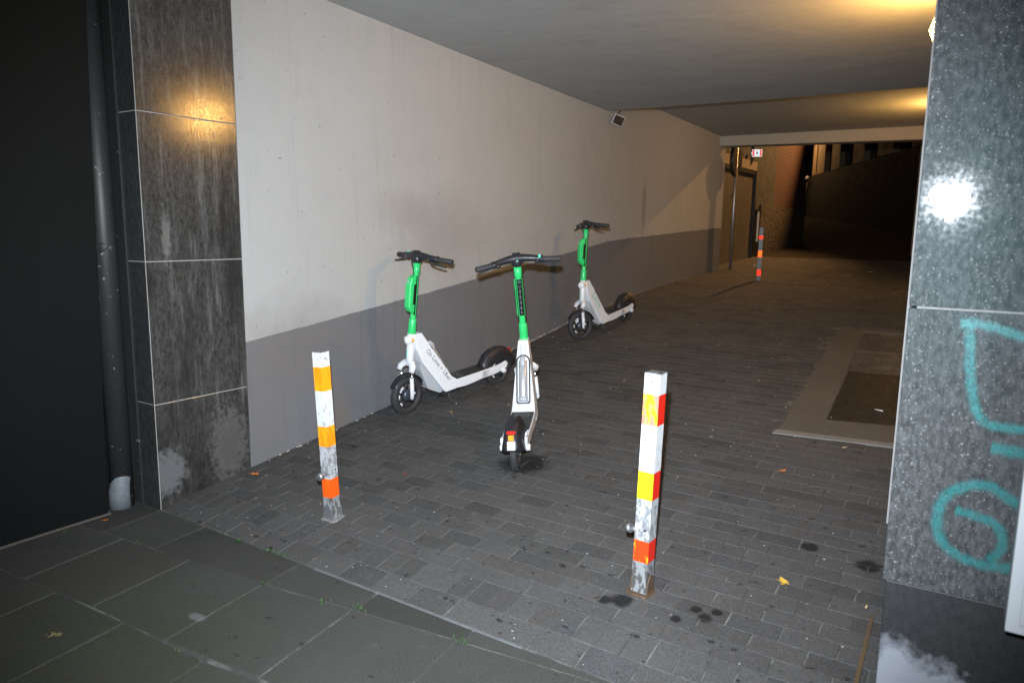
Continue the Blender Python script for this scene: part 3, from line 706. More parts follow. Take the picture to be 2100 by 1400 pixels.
# ------------------------------------------------------------------ scooters
def scooter(loc, ang, pitch, roll, steer, label, side_text, mint=False, scale=1.0):
    e = empty('electric_scooter', loc, label, 'scooter', 'shared electric kick scooters parked in the passage')
    e.rotation_euler = (roll, -pitch, ang); e.scale = (scale,)*3
    # steering axis through P0 with direction D (local: +x rearward, +z up)
    P0 = Vector((.045, 0, .30)); P1 = Vector((.185, 0, 1.15)); D = (P1-P0).normalized()
    ST = Matrix.Translation(P0) @ Matrix.Rotation(steer, 4, D) @ Matrix.Translation(-P0)
    ax = lambda z: P0 + D*((z-P0.z)/D.z)
    hw = lambda s, z: .036 + max(0, (.62-z))*.105
    # --- frame body
    prof = [(.100, .62), (.168, .62), (.20, .565), (.405, .225), (.455, .190), (.44, .118), (.33, .113), (.315, .128), (.145, .385), (.105, .50)]
    mb = MB(); mb.prism(prof, lambda u, v: -hw(u, v), lambda u, v: hw(u, v))
    body = mb.build('frame', M_wp, e, bevel=.006)
    # recess for the battery, cut into the rear face of the down tube
    A = Vector((.20, 0, .565)); B = Vector((.405, 0, .225)); T = (B-A).normalized(); N = Vector((-T.z, 0, T.x)); N = N if N.x > 0 else -N
    def caps(t0, t1, w, n_=10):
        pts = []
        for i in range(n_+1): a = PI*i/n_; pts.append((t0 + w - w*math.sin(a), w*math.cos(a)))
        r2 = w*.35
        for i in range(5): a = PI/2*i/4; pts.append((t1 - r2 + r2*math.sin(a), -w + r2 - r2*math.cos(a)))
        for i in range(5): a = PI/2*i/4; pts.append((t1 - r2 + r2*math.cos(a), w - r2 + r2*math.sin(a)))
        return pts
    def capsule(t0, t1, w, d0, d1):
        c = MB(); P = caps(t0, t1, w)
        lo = [c.b.verts.new(A + T*t + Vector((0, y, 0)) + N*d0) for t, y in P]; hi = [c.b.verts.new(A + T*t + Vector((0, y, 0)) + N*d1) for t, y in P]
        k = len(P); c.b.faces.new(lo[::-1]); c.b.faces.new(hi)
        for i in range(k): c.b.faces.new([lo[i], lo[(i+1)%k], hi[(i+1)%k], hi[i]])
        return c
    cut = capsule(.045, .385, .044, -.045, .03).build('cutter', M_blk)
    md = body.modifiers.new('cut', 'BOOLEAN'); md.object = cut; md.operation = 'DIFFERENCE'; md.solver = 'EXACT'
    bpy.context.view_layer.update()
    me = bpy.data.meshes.new_from_object(body.evaluated_get(bpy.context.evaluated_depsgraph_get()))
    body.modifiers.clear(); body.data = me; bpy.data.objects.remove(cut)
    # black liner ring
    mb = MB(); Po = caps(.039, .391, .050); Pi_ = caps(.050, .380, .039); k = len(Po)
    q = lambda t, y, d: A + T*t + Vector((0, y, 0)) + N*d
    o_ = [mb.b.verts.new(q(*p, .0025)) for p in Po]; i_ = [mb.b.verts.new(q(*p, .0025)) for p in Pi_]; o2 = [mb.b.verts.new(q(*p, -.04)) for p in Po]; i2 = [mb.b.verts.new(q(*p, -.04)) for p in Pi_]
    for i in range(k):
        j = (i+1) % k
        for a_, b_ in ((o_, i_), (i_, i2), (o2, o_)): mb.b.faces.new([a_[i], a_[j], b_[j], b_[i]])
    mb.b.faces.new(i2)
    mb.build('battery_bay', M_blk, body)
    # battery: silver cylinder with grip handle
    mb = MB(); c0 = A + T*.085 + N*.006; c1 = A + T*.352 + N*.006
    mb.tube([c0, c0+T*.004, c1-T*.004, c1], [.027, .031, .031, .028], 24)
    bat = mb.build('battery', M_silver, e)
    mb = MB(); mb.tube([A+T*.345+N*.003, A+T*.376+N*.003], .034, 24); mb.build('battery_collar', M_wp2, bat)
    mb = MB(); mb.tube([A+T*.058+N*.012, A+T*.07+N*.032, A+T*.10+N*.040, A+T*.14+N*.036], [.010, .012, .012, .009], 10, sx=1.5); mb.build('handle', M_wp2, bat, bevel=0)
    # lower grey belly cover
    mb = MB(); mb.prism([(.128, .405), (.150, .375), (.318, .122), (.33, .116), (.30, .105), (.205, .155), (.185, .17), (.125, .33)], -.052, .052); mb.build('belly_cover', M_wp2, body, bevel=.008)
    # side lettering on both flanks
    if side_text:
        me = text_mesh(side_text, .050 if not mint else .10, 0)
        me2 = me
        tx = Vector((.56, 0, -.83)); upv = Vector((.83, 0, .56)); org = Vector((.195, 0, .482)) if not mint else Vector((.20, 0, .47))
        for v in me.vertices:
            p = org + tx*v.co.x + upv*v.co.y; p.y = -(hw(p.x, p.z) + .0009); v.co = p
        me.materials.clear(); me.materials.append(M_mint if mint else M_ink)
        o = bpy.data.objects.new('side_lettering', me); COL.objects.link(o); o.parent = body
    # rear face small print
    mb = MB()
    for i in range(5):
        for (y0, y1) in ((-.028, -.012), (.010, .020)):
            if random.random() < .85:
                t = -.045 + i*.017; a_ = A+T*t+N*.0012; 
                z0 = A.z + T.z*t
    for i in range(6):
        for (y0, y1) in ((-.024, -.008), (.010, .021)):
            t = -.03 + i*.0125; a_ = A+T*t+N*.0022; b_ = A+T*(t+.007)+N*.0022
            mb.face([a_+Vector((0,y0,0)), a_+Vector((0,y1,0)), b_+Vector((0,y1,0)), b_+Vector((0,y0,0))])
    mb.build('small_print', M_print, body)
    # deck with side rails
    mb = MB(); mb.prism([(.44, .189), (.80, .197), (.80, .140), (.62, .118), (.53, .112), (.44, .118)], -.084, .084); mb.build('deck', M_wp, e, bevel=.006)
    dk = bpy.data.objects[[o.name for o in e.children if o.name.startswith('deck')][-1]]
    mb = MB(); mb.prism([(.452, .193), (.80, .2005), (.80, .195), (.452, .187)], -.076, .076); mb.build('grip_mat', M_mat, dk, bevel=.002)
    mb = MB()
    for sx in (-1, 1): mb.lathe([(.018, 0), (.023, 0), (.023, .0006), (.018, .0006), (.018, 0)], (.52, sx*.026, .1955), 'z', 20)
    mb.lathe([(.053, 0), (.056, 0), (.056, .0006), (.053, .0006), (.053, 0)], (.52, 0, .1952), 'z', 28)
    for v in mb.b.verts: v.co.x = .52 + (v.co.x-.52)*.8; v.co.z += (v.co.x-.52)*.022
    mb.build('mat_emblem', M_logo, dk)
    mb = MB()
    for sx in (-1, 1):   # rear arms
        mb = MB(); mb.prism([(.72, .196), (.80, .199), (.90, .205), (.985, .222), (1.005, .200), (.99, .165), (.94, .150), (.86, .135), (.78, .132), (.72, .13)], sx*.084, sx*.066)
        mb.tube([(.955, sx*.066, .145), (.955, sx*.095, .145)], [.024, .021], 16); mb.build('rear_arm', M_wp, e, bevel=.005)
    mb = MB(); mb.prism([(.34, .112), (.50, .112), (.60, .118), (.60, .104), (.36, .10)], -.07, .07); mb.build('underside', M_blk, e, bevel=.004)
    # centre stand
    mb = MB()
    for sx in (-1, 1):
        mb.tube([(.385, sx*.05, .112), (.378, sx*.058, .055), (.385, sx*.075, .03), (.398, sx*.115, .006)], [.0075, .007, .0065, .006], 8)
    mb.tube([(.378, -.058, .052), (.374, 0, .046), (.378, .058, .052)], .005, 8)
    ks = mb.build('kickstand', M_blk, e)
    for sx in (-1, 1):
        mb = MB(); mb.sph((.401, sx*.119, .007), .008, 8); mb.build('stand_foot', M_steel, ks)
    # wheels
    def wheel(name, c, R, w, M=None):
        mb = MB(); pr = []
        for i in range(17): a = -PI*.5 - PI*.85 + (PI*1.7)*i/16; pr.append((R-w + w*math.cos(a+PI/2)*1.0, w*.82*math.sin(a+PI/2)))
        pr = [(R-w+w*math.cos(a), .86*w*math.sin(a)) for a in [R_(-150+300*i/18) for i in range(19)]]
        mb.lathe(pr + [pr[0]], c, 'y', 48)
        # tread grooves: small dark blocks are pressed as slight ribs
        tyre = mb.build(name, M_tyre, e, M=M)
        mb = MB(); 
        for i in range(44):
            a = 2*PI*i/44
            for sgn in (-1, 1):
                p = Vector(c) + Vector(((R-.004)*math.cos(a), sgn*w*.38, (R-.004)*math.sin(a)))
                t = Vector((-math.sin(a), 0, math.cos(a))); rr = Vector((math.cos(a), 0, math.sin(a))); s_ = Vector((0, 1, 0))
                q = []
                for dr in (-.002, .0032):
                    for (dt, ds) in ((-.005, -.006), (.005, -.006), (.008, .006), (-.002, .006)): q.append(p + rr*(dr - (abs(ds*sgn+.0)*0)) + t*(dt*sgn*1.0) + s_*ds)
                mb.hexa(q)
        mb.build('tread', M_tyre, tyre, M=M)
        mb = MB(); rr = R-w*1.75
        mb.lathe([(rr+.012, -w*.55), (rr, -w*.5), (rr-.006, 0), (rr, w*.5), (rr+.012, w*.55)], c, 'y', 40)
        for i in range(5):
            a = 2*PI*i/5+.3
            for sgn in (-1, 1):
                d0 = Vector((math.cos(a), 0, math.sin(a))); mb.tube([Vector(c)+d0*.03+Vector((0, sgn*.006, 0)), Vector(c)+d0*(rr+.004)+Vector((0, sgn*.010, 0))], [.010, .007], 8, sx=.6)
        mb.build('rim', M_blk, tyre, M=M)
        mb = MB(); mb.lathe([(0, -.026), (.03, -.026), (.044, -.020), (.046, 0), (.044, .020), (.03, .026), (0, .026)], c, 'y', 32); mb.build('hub', M_hub, tyre, M=M)
        mb = MB()
        for i in range(3):
            a = 2.3 + .75*i
            for sgn in (-1, 1):
                mb = MB(); d0 = Vector((math.cos(a), 0, math.sin(a))); d1 = Vector((-math.sin(a), 0, math.cos(a)))
                p = Vector(c)+d0*(rr-.010)+Vector((0, sgn*.018, 0)); mb.tube([p-d1*.016, p+d1*.016], [.006, .005], 8, sx=.6); mb.build('rim_reflector', M_plate, tyre, M=M)
        return tyre
    wheel('front_wheel', (.018, 0, .152), .152, .029, ST)
    wheel('rear_wheel', (.955, 0, .130), .130, .027)
    # fork
    mb = MB()
    crown = [(.012, -.068, .345), (.03, -.066, .375), (.05, -.04, .398), (.056, 0, .405), (.05, .04, .398), (.03, .066, .375), (.012, .068, .345)]
    mb.tube(crown, [.017, .021, .022, .022, .022, .021, .017], 12, sx=1.35)
    fk = mb.build('fork_crown', M_wp, e, M=ST)
    for sy in (-1, 1):
        mb = MB(); mb.tube([(.030, sy*.060, .37), (.018, sy*.060, .20)], .0075, 10); mb.build('stanchion', M_chrome, fk, M=ST)
        mb = MB(); mb.tube([(.022, sy*.060, .300), (.019, sy*.061, .2), (.017, sy*.060, .14), (.020, sy*.058, .128)], [.0150, .016, .015, .009], 14); mb.sph((.038, sy*.062, .175), .011, 10); mb.build('fork_leg', M_wp, fk, M=ST)
        mb = MB(); mb.tube([(.018, sy*.055, .150), (.018, sy*.080, .150)], .008, 8); mb.build('axle_bolt', M_steel, fk, M=ST)
    mb = MB(); pr = []
    for i in range(15):
        a = R_(15+130*i/14); pr.append(Vector((.018+.166*math.cos(a)*1.0, 0, .152+.166*math.sin(a))))
    for i in range(14):
        mb.hexa([pr[i]*.985+Vector((0,-.034,.0)), pr[i+1]*.985+Vector((0,-.034,0)), pr[i+1]*.985+Vector((0,.034,0)), pr[i]*.985+Vector((0,.034,0)), pr[i]+Vector((0,-.028,.004)), pr[i+1]+Vector((0,-.028,.004)), pr[i+1]+Vector((0,.028,.004)), pr[i]+Vector((0,.028,.004))])
    bmesh.ops.remove_doubles(mb.b, verts=mb.b.verts, dist=1e-5)
    mb.build('front_fender', M_blk, e, M=ST)
    # head tube
    mb = MB(); mb.tube([ax(.39)+Vector((.0,0,0)), ax(.45), ax(.57), ax(.622)+Vector((.002,0,0))], [.030, .031, .033, .034], 20); hd = mb.build('head_tube', M_wp, e)
    mb = MB(); mb.box(.0305, .032, -.010, .010, .44, .50); 
    mb = MB(); a0 = ax(.47)-Vector((.031,0,0)); mb.tube([a0+Vector((-.0006,0,-.03)), a0+Vector((.004,0,.03))], .006, 8); mb.build('front_badge', M_mint, hd)
    # headlight + turn signals
    c = ax(.578)
    mb = MB(); mb.tube([c+Vector((-.005,0,0)), c+Vector((-.044,0,0))], [.036, .033], 24); hl = mb.build('headlight', M_wp, e)
    mb = MB(); mb.sph(c+Vector((-.046, 0, 0)), .027, 18, (.35, 1, 1)); mb.build('lens', M_led, hl)
    for sy in (-1, 1):
        mb = MB(); mb.sph(c+Vector((-.008, sy*.034, 0)), .014, 12, (.6, .5, 1.3)); mb.build('turn_signal', M_amber, e)
    # stem
    mb = MB(); mb.tube([ax(.615), ax(.68), ax(1.10), ax(1.165)], .0215, 24); st = mb.build('stem', M_green, e)
    mb = MB(); mb.tube([ax(.618), ax(.625), ax(.725), ax(.735)], [.030, .032, .029, .026], 24)
    for dy in (-.010, 0, .010): mb.tube([ax(.64)+Vector((.028, dy, 0)), ax(.71)+Vector((.026, dy, 0))], .003, 6)
    mb.build('stem_collar', M_green, st, M=ST)
    mb = MB(); mb.tube([ax(1.075), ax(1.08), ax(1.155)], [.0235, .0265, .0265], 24); mb.build('upper_collar', M_green, st, M=ST)
    # sticker on the rear of the stem
    mb = MB(); n_ = 8
    for i in range(n_):
        a0, a1 = R_(-48+96*i/n_), R_(-48+96*(i+1)/n_); r = .0224
        p = lambda z, a: ax(z)+Vector((r*math.cos(a), r*math.sin(a), 0))
        mb.face([p(.795, a0), p(.795, a1), p(1.06, a1), p(1.06, a0)])
    sk = mb.build('instruction_sticker', M_black, st, M=ST, smooth=True)
    mb = MB(); r = .0229
    def dab(z, y, w, h_):
        a = y/r; a0 = (y-w/2)/r; a1 = (y+w/2)/r
        p = lambda zz, aa: ax(zz)+Vector((r*math.cos(aa), r*math.sin(aa), 0)); mb.face([p(z-h_/2, a0), p(z-h_/2, a1), p(z+h_/2, a1), p(z+h_/2, a0)])
    for z in (.81, .845, .885, .925, .965):
        dab(z, 0, .018, .003); dab(z+.006, random.uniform(-.004, .004), .009, .004); dab(z+.013, random.uniform(-.004, .004), .004, .004)
    dab(1.003, 0, .016, .006); dab(1.012, .002, .014, .003); dab(.905, 0, .0008, .19)
    mb.build('sticker_print', simple('sticker_grey', (.30, .31, .31), .5), sk, M=ST)
    mb = MB(); r = .0231; dab(1.04, 0, .015, .015); mb.build('sticker_badge', M_mint, sk, M=ST)
    # control box ahead of the stem
    mb = MB(); pb = [(-.012, .775), (-.055, .80), (-.075, .835), (-.078, 1.005), (-.062, 1.05), (-.012, 1.07)]
    mb.prism([(ax(z).x + x, z) for x, z in pb], -.030, .030); bx_ = mb.build('control_box', M_green, e, bevel=.013, M=ST, segs=3)
    for sy in (-1, 1):
        mb = MB(); mb.prism([(ax(.85).x-.040, .85), (ax(.85).x-.018, .85), (ax(1.0).x-.018, 1.0), (ax(1.0).x-.040, 1.0)], sy*.0296, sy*.0312); mb.build('side_label', M_black, bx_, M=ST)
    mb = MB(); mb.prism([(ax(z).x + x, z) for x, z in [(-.004, .765), (-.016, .772), (-.016, 1.06), (-.004, 1.06)]], -.024, .024); mb.build('seal', M_black, bx_, M=ST)
    mb = MB(); mb.tube([ax(1.02)+Vector((-.070, 0, 0)), ax(1.02)+Vector((-.0795, 0, 0))], .0085, 14); mb.build('camera_dot', M_wp2, bx_, M=ST)
    # handlebar
    mb = MB(); c = ax(1.20)
    bar = []; rr = []
    for i in range(13):
        t = -1 + 2*i/12; y = t*.175
        bar.append(c + Vector((.010*abs(t)**1.2 + .03*abs(t)**2, y, .006 - .022*abs(t)**1.6))); rr.append(.032 - .013*abs(t)**.8)
    mb.tube(bar, rr, 14, sx=1.05)
    mb.tube([ax(1.145), ax(1.16), ax(1.19), ax(1.215)], [.023, .034, .038, .026], 20)
    hb = mb.build('handlebar', M_blk, e, M=ST, bevel=0)
    for sy in (-1, 1):
        g0 = c + Vector((.042, sy*.172, -.0165)); g1 = c + Vector((.075, sy*.292, -.026))
        mb = MB(); mb.tube([g0, g0.lerp(g1, .06), g0.lerp(g1, .97), g1], [.0205, .0185, .0195, .017], 16)
        for k in range(9): q_ = g0.lerp(g1, .12+.09*k); mb.tube([q_, q_.lerp(g1, .02)], .0203, 16)
        mb.build('grip', M_blk2, hb, M=ST)
        mb = MB(); q0 = c + Vector((.035, sy*.15, -.015)); d_ = Vector((.25, sy*.97, 0)).normalized(); mb.tube([q0, q0+d_*.028], .0255, 16); mb.tube([q0+Vector((0, 0, -.012))-d_*.03, q0+Vector((0, 0, -.012))], .014, 10); mb.build('lever_clamp', M_blk, hb, M=ST)
        mb = MB(); mb.tube([c+Vector((.02, sy*.125, -.022)), c+Vector((-.008, sy*.155, -.034)), c+Vector((-.004, sy*.20, -.046)), c+Vector((.022, sy*.275, -.060))], [.010, .008, .007, .006], 8, sx=1.4); mb.build('brake_lever', M_blk2, hb, M=ST)
        mb = MB(); mb.sph(c+Vector((-.004, sy*.12, -.014)), .006, 8); mb.build('bolt_head', M_chrome, hb, M=ST)
    mb = MB()   # phone cradle
    for dy in (-.022, .0, .022): mb.tube([c+Vector((-.02, dy, .024)), c+Vector((-.022, dy, .040)), c+Vector((.004, dy, .042)), c+Vector((.010, dy, .024))], .0028, 6)
    mb.tube([c+Vector((-.022, -.028, .039)), c+Vector((-.022, .028, .039))], .003, 6); mb.tube([c+Vector((.006, -.028, .039)), c+Vector((.006, .028, .039))], .003, 6)
    mb.build('phone_cradle', M_blk, hb, M=ST)
    mb = MB(); mb.tube([ax(1.19)+Vector((.033, 0, .002)), ax(1.19)+Vector((.0355, 0, .002))], .007, 3); mb.build('badge', M_lcd, hb, M=ST)
    mb = MB(); q0 = c+Vector((.046, .150, .005)); mb.box(q0.x-.006, q0.x+.012, q0.y-.008, q0.y+.008, q0.z-.01, q0.z+.014); mb.build('throttle_button', M_lcd, hb, M=ST, bevel=.002)
    # cable loop from handlebar to stem
    mb = MB(); mb.tube([c+Vector((-.01, .05, -.02)), c+Vector((-.035, .03, -.045)), ax(1.12)+Vector((-.03, .005, 0)), ax(1.06)+Vector((-.022, 0, 0))], .004, 8); mb.build('brake_cable', M_cable, hb, M=ST)
    # rear fender
    mb = MB(); sec = []
    path = [(.745, .198, .045), (.765, .245, .046), (.805, .315, .046), (.87, .362, .045), (.95, .378, .043), (1.03, .362, .042), (1.075, .325, .044), (1.105, .27, .050), (1.125, .215, .056), (1.13, .19, .058)]
    fz = lambda z: z if z < .2 else .2+(z-.2)*.78
    path = [(x, fz(z), w*.94) for x, z, w in path]
    for (x, z, w) in path:
        # ring: from lower left up over the top to lower right
        drop = .02 if x < .75 else min(.13, .3*(x-.70)+.06)
        out = w + (.012 if x < 1.0 else .014)
        d = Vector((x-.955, 0, z-.13)); d.normalize()
        top_ = Vector((x, 0, z)); 
        sec.append([top_ - d*drop + Vector((0, -out-.008, 0)), top_ - d*drop*.5 + Vector((0, -out, 0)), top_ - d*.010 + Vector((0, -w*.86, 0)), top_ + Vector((0, -w*.62, 0)), top_ + Vector((0, w*.62, 0)), top_ - d*.010 + Vector((0, w*.86, 0)), top_ - d*drop*.5 + Vector((0, out, 0)), top_ - d*drop + Vector((0, out+.008, 0))])
    V = [[mb.b.verts.new(p) for p in s_] for s_ in sec]
    for i in range(len(V)-1):
        for j in range(7): f = mb.b.faces.new([V[i][j], V[i][j+1], V[i+1][j+1], V[i+1][j]]); f.smooth = True
    rf = mb.build('rear_fender', M_blk, e)
    sm = rf.modifiers.new('thick', 'SOLIDIFY'); sm.thickness = .004; sm.offset = -1
    def on_f(t0, t1, w, d, name, mt, par=rf):
        # plate following the rear face between path parameters given as points
        (x0, z0), (x1, z1) = (t0[0], fz(t0[1])), (t1[0], fz(t1[1])); nrm = Vector((z0-z1, 0, x1-x0)).normalized(); nrm = nrm if nrm.x > 0 else -nrm
        b_ = MB(); q = []
        for dd in (.0005, d):
            for (x, z, s_) in ((x0, z0, -1), (x0, z0, 1), (x1, z1, 1), (x1, z1, -1)): q.append(Vector((x, s_*w, z))+nrm*dd)
        b_.hexa(q); b_.build(name, mt, par, bevel=.0015)
    on_f((1.079, .326), (1.089, .306), .026, .008, 'tail_light', M_red)
    on_f((1.092, .300), (1.108, .262), .0165, .010, 'rear_reflector', M_amber)
    on_f((1.109, .258), (1.128, .198), .024, .004, 'licence_plate', M_plate)
    return e
LB = 1.0
from math import atan2
def slope(y): return (g(y+.45)-g(y-.45))/.9
def place(front, ang_deg, **k):
    pass
# left scooter
sA = scooter((-3.665, 4.12, g(4.12)), R_(76.5), R_(6.2), R_(3.6), R_(7), 'white and green electric scooter parked by the wall, left of the other two', 'On Lime + Uber')
# far scooter
sB = scooter((-3.456, 6.558, g(6.558)), R_(84.5), R_(6.5), R_(0), R_(-24), 'white and green electric scooter standing farthest back beside the grey wall base', 'Lime', mint=True, scale=.965)
# middle scooter, seen from behind, leaning to its left
aC = R_(116.6); rear = Vector((-2.344, 3.654, g(3.654)))
fr = rear + Vector((math.cos(aC), math.sin(aC), 0))*.955; fr.z = g(fr.y)
sC = scooter(tuple(fr), aC+PI, math.atan2(rear.z-fr.z, .955), R_(4.3), R_(15), 'white and green electric scooter seen from behind in the middle, silver battery showing', 'Lime', mint=True)

# ------------------------------------------------------------------ beyond the passage
mp = empty('traffic_mirror', (-3.80, 12.72, g(12.72)), 'round traffic mirror on a thin dark pole seen edge-on past the wall end', 'traffic mirror')
mb = MB(); mb.tube([(0,0,0), (0,0,2.2)], .024, 12); mb.build('pole', M_steel, mp)
mb = MB(); mb.tube([(-.035, 0, 1.85), (.02, .0, 1.85)], [.27, .27], 36)
mm = Matrix.Translation((0, 0, 1.85)) @ Matrix.Rotation(R_(0), 4, 'Z') @ Matrix.Translation((0, 0, -1.85))
mb.build('mirror_disc', M_black, mp, M=mm, bevel=.004)
# gate
gt = empty('boarded_gate', (-4.3, 14.6, g(13.5)-.05), 'tan boarded gate under a dark frame beyond the wall end', 'gate')
for i in range(14):
    pass
mb = MB(); mb.box(-.03, 0, -1.4, 1.05, -.1, 1.83)
for i in range(17):
    y0 = -1.4+i*.145; mb.box(0, .014, y0+.006, y0+.138, .03, 1.8)
mb.build('boards', M_tan, gt)
mb = MB(); mb.box(-.05, .05, -1.45, 1.12, 1.83, 1.93); mb.box(-.05, .05, 1.05, 1.13, -.1, 1.93); mb.build('gate_frame', M_black, gt, bevel=.004)
mb = MB(); mb.sph((.04, -.32, 1.42), .02, 8); mb.tube([(0, -.32, 1.42), (.04, -.32, 1.42)], .01, 8); mb.build('handle', M_steel, gt)
mb = MB(); mb.box(-.08, .04, -1.45, 1.13, 1.93, 2.10); mb.build('coping', M_cream, gt)
mb = MB(); mb.box(-4.62, -4.28, 12.5, 13.1, .8, 3.4); tag(mb.build('wall_return', M_oldwall), 'short weathered wall return between the passage wall and the gate', 'wall'); mb = MB(); mb.box(-5.6, -4.345, 15.73, 17.6, .8, 5.2); mb.box(-5.6, -4.38, 13.1, 15.73, 3.1, 5.2)
tag(mb.build('old_wall', M_oldwall), 'dark weathered wall above and behind the boarded gate', 'wall')
mb = MB(); mb.box(-.0, .06, -.28, .28, 0, .95); mb.box(0, .09, -.3, .3, .95, .99)
o = mb.build('utility_cabinet', M_black, bevel=.004); o.location = (-4.34, 16.0, g(16)); tag(o, 'dark low utility cabinet between gate and brick building', 'utility cabinet')
mb = MB(); mb.box(-.012, .012, -.03, .03, 0, .62); o = mb.build('white_marker', M_plate); o.location = (-4.2, 15.83, 1.45); tag(o, 'slim white vertical marker on the gate post', 'marker')
# red and white sign
sg = empty('fire_access_sign', (-4.235, 15.57, 3.25), 'small red and white sign on the dark wall above the gate', 'sign')
mb = MB(); mb.box(-.098, .098, -.006, 0, -.072, .072); mb.box(-.12, -.09, 0, .01, -.01, .01); mb.build('plate', M_rw, sg)
SR = M_rr; sg.rotation_euler = (R_(5), 0, R_(14.7))
for sx in (-1, 1):
    mb = MB(); P = [(.088, -.062), (.088, .062), (.045, .062), (.055, .045), (.055, -.045), (.045, -.062)]
    mb.prism([(sx*x, z) for x, z in (P if sx > 0 else P[::-1])], -.0085, -.0065); mb.build('red_bracket', SR, sg)
mb = MB(); mb.prism([(-.02, -.03), (.022, -.012), (.012, .034), (-.014, .018)], -.0083, -.0065); mb.build('emblem', simple('sign_grey', (.5, .55, .56), .4), sg)
# brick building
bb = empty('brick_building', (-4.35, 19.0, 1.2), 'red brick building with rubble stone base beyond the gate', 'building')
mb = MB(); mb.box(-3, 0, -2.55, 1.75, 1.03, 6.5); mb.build('brick_wall', M_brick, bb)
mb = MB(); mb.box(-3, .05, -2.6, 1.8, -.4, 1.03); mb.build('stone_base', M_rubble, bb)
# long dark building across the far end
A2 = Vector((-9.5, 44.0, 0)); B2 = Vector((2.5, 13.4, 0)); U = (B2-A2).normalized(); Nf = Vector((-U.y, U.x, 0)); Nf = -Nf if Nf.x > 0 else Nf
fb_ = empty('street_facade', (A2.x, A2.y, 2.6), 'long dark building with cream upper piers and black windows behind the passage', 'building')
LL = (B2-A2).length
Mf = Matrix(((U.x, -Nf.x, 0, 0), (U.y, -Nf.y, 0, 0), (0, 0, 1, 0), (0, 0, 0, 1)))
def fzl(u): return (4.62-2.6) - .0185*u      # top of the black base
def base(u): return g(44.0 + U.y*u) - 2.6 - .4
mb = MB(); mb.hexa([(-1.5, 0, base(0)), (LL, 0, base(LL)), (LL, 3, base(LL)), (-1.5, 3, base(0)), (-1.5, 0, fzl(-1.5)), (LL, 0, fzl(LL)), (LL, 3, fzl(LL)), (-1.5, 3, fzl(-1.5))])
mb.build('base_wall', M_rubbled, fb_, M=Mf)
u = 0.0; piers = [(1.5, 2.35), (2.5, 4.1), (7.0, 9.5), (11.2, 13.2), (15.2, 17.2), (19.4, 21.4), (23.6, 25.6), (27.8, 30)]
# distances along the facade measured in the photograph
piers = [(3.7, 4.6), (4.9, 6.6), (8.2, 9.8), (12.2, 13.9), (15.8, 17.6), (19.6, 21.2), (23.4, 25.2), (27.5, 31)]
for a, b_ in piers:
    mb = MB(); mb.hexa([(a, -.02, fzl(a)), (b_, -.02, fzl(b_)), (b_, .3, fzl(b_)), (a, .3, fzl(a)), (a, -.02, 8), (b_, -.02, 8), (b_, .3, 8), (a, .3, 8)])
    mb.build('pier', M_cream, fb_, M=Mf)
for (a, _), (b_, _2) in zip([(p[1], 0) for p in piers[:-1]], [(p[0], 0) for p in piers[1:]]):
    mb = MB(); mb.hexa([(a, .2, fzl(a)), (b_, .2, fzl(b_)), (b_, .25, fzl(b_)), (a, .25, fzl(a)), (a, .2, 8), (b_, .2, 8), (b_, .25, 8), (a, .25, 8)])
    mb.build('window', M_winglass, fb_, M=Mf)
mb = MB(); mb.box(-2, LL, 3, 6, -1, 12); mb.build('rear_block', M_dkwall, fb_, M=Mf)
# pale house corner left of it
mb = MB(); mb.box(-1.2, 0, -.4, .8, -.5, 7); 
o = mb.build('pale_house', simple('olive_render', (.16, .16, .10), .9, var=.2, vs=1)); o.location = (-9.9, 46.2, 4.4); tag(o, 'narrow olive house front far up the street', 'house')
mb = MB(); mb.box(-14, 0, -1, 3, -2, 6.4); o = mb.build('hill_house', M_dkwall); o.location = (-9.0, 47.5, 2.6); tag(o, 'dark house closing the street far behind the brick building', 'house')
# slim street posts far up
for (x, y, h_, c_, lb) in ((-8.45, 40.9, 2.0, M_plate, 'slim post with a pale knob far up the street beside the cream piers'), (-8.9, 42.0, 1.6, M_red, 'slim post with a red reflector far up the street by the brick corner')):
    e = empty('street_post', (x, y, g(y)), lb, 'post')
    mb = MB(); mb.tube([(0,0,0), (0,0,h_)], .04, 8); mb.build('pole', M_black, e)
    mb = MB(); mb.sph((0, -.05, h_*.97 if c_ is M_plate else h_*.8), .11 if c_ is M_plate else .09, 10); mb.build('knob', c_, e)
# dark wall end / gate post on the right of the opening
mb = MB(); mb.box(-1.41, 1.2, 17.4, 17.9, .9, 4.6); tag(mb.build('dark_wall_end', M_dkwall, bevel=.01), 'dark wall end right of the opening, beside the granite pillar', 'wall')
mb = MB(); mb.box(-1.43, -1.385, 17.3, 17.398, 1.2, 4.6); tag(mb.build('edge_trim', M_cream), 'thin tan trim on the dark wall end', 'trim')
# street lamp carrying the far light
sl = empty('street_lamp', (-1.35, 28.2, g(28.2)), 'street lamp above the lane beyond the passage', 'street lamp')
mb = MB(); mb.tube([(0,0,0), (0,0,7.6)], [.07, .045], 12); mb.tube([(0,0,7.6), (0,-.4,7.75), (0,-1.1,7.75)], .03, 8); mb.build('pole', M_steel, sl)
mb = MB(); mb.box(-.14, .14, -1.5, -.9, 7.72, 7.82); mb.build('head', M_black, sl, bevel=.02)

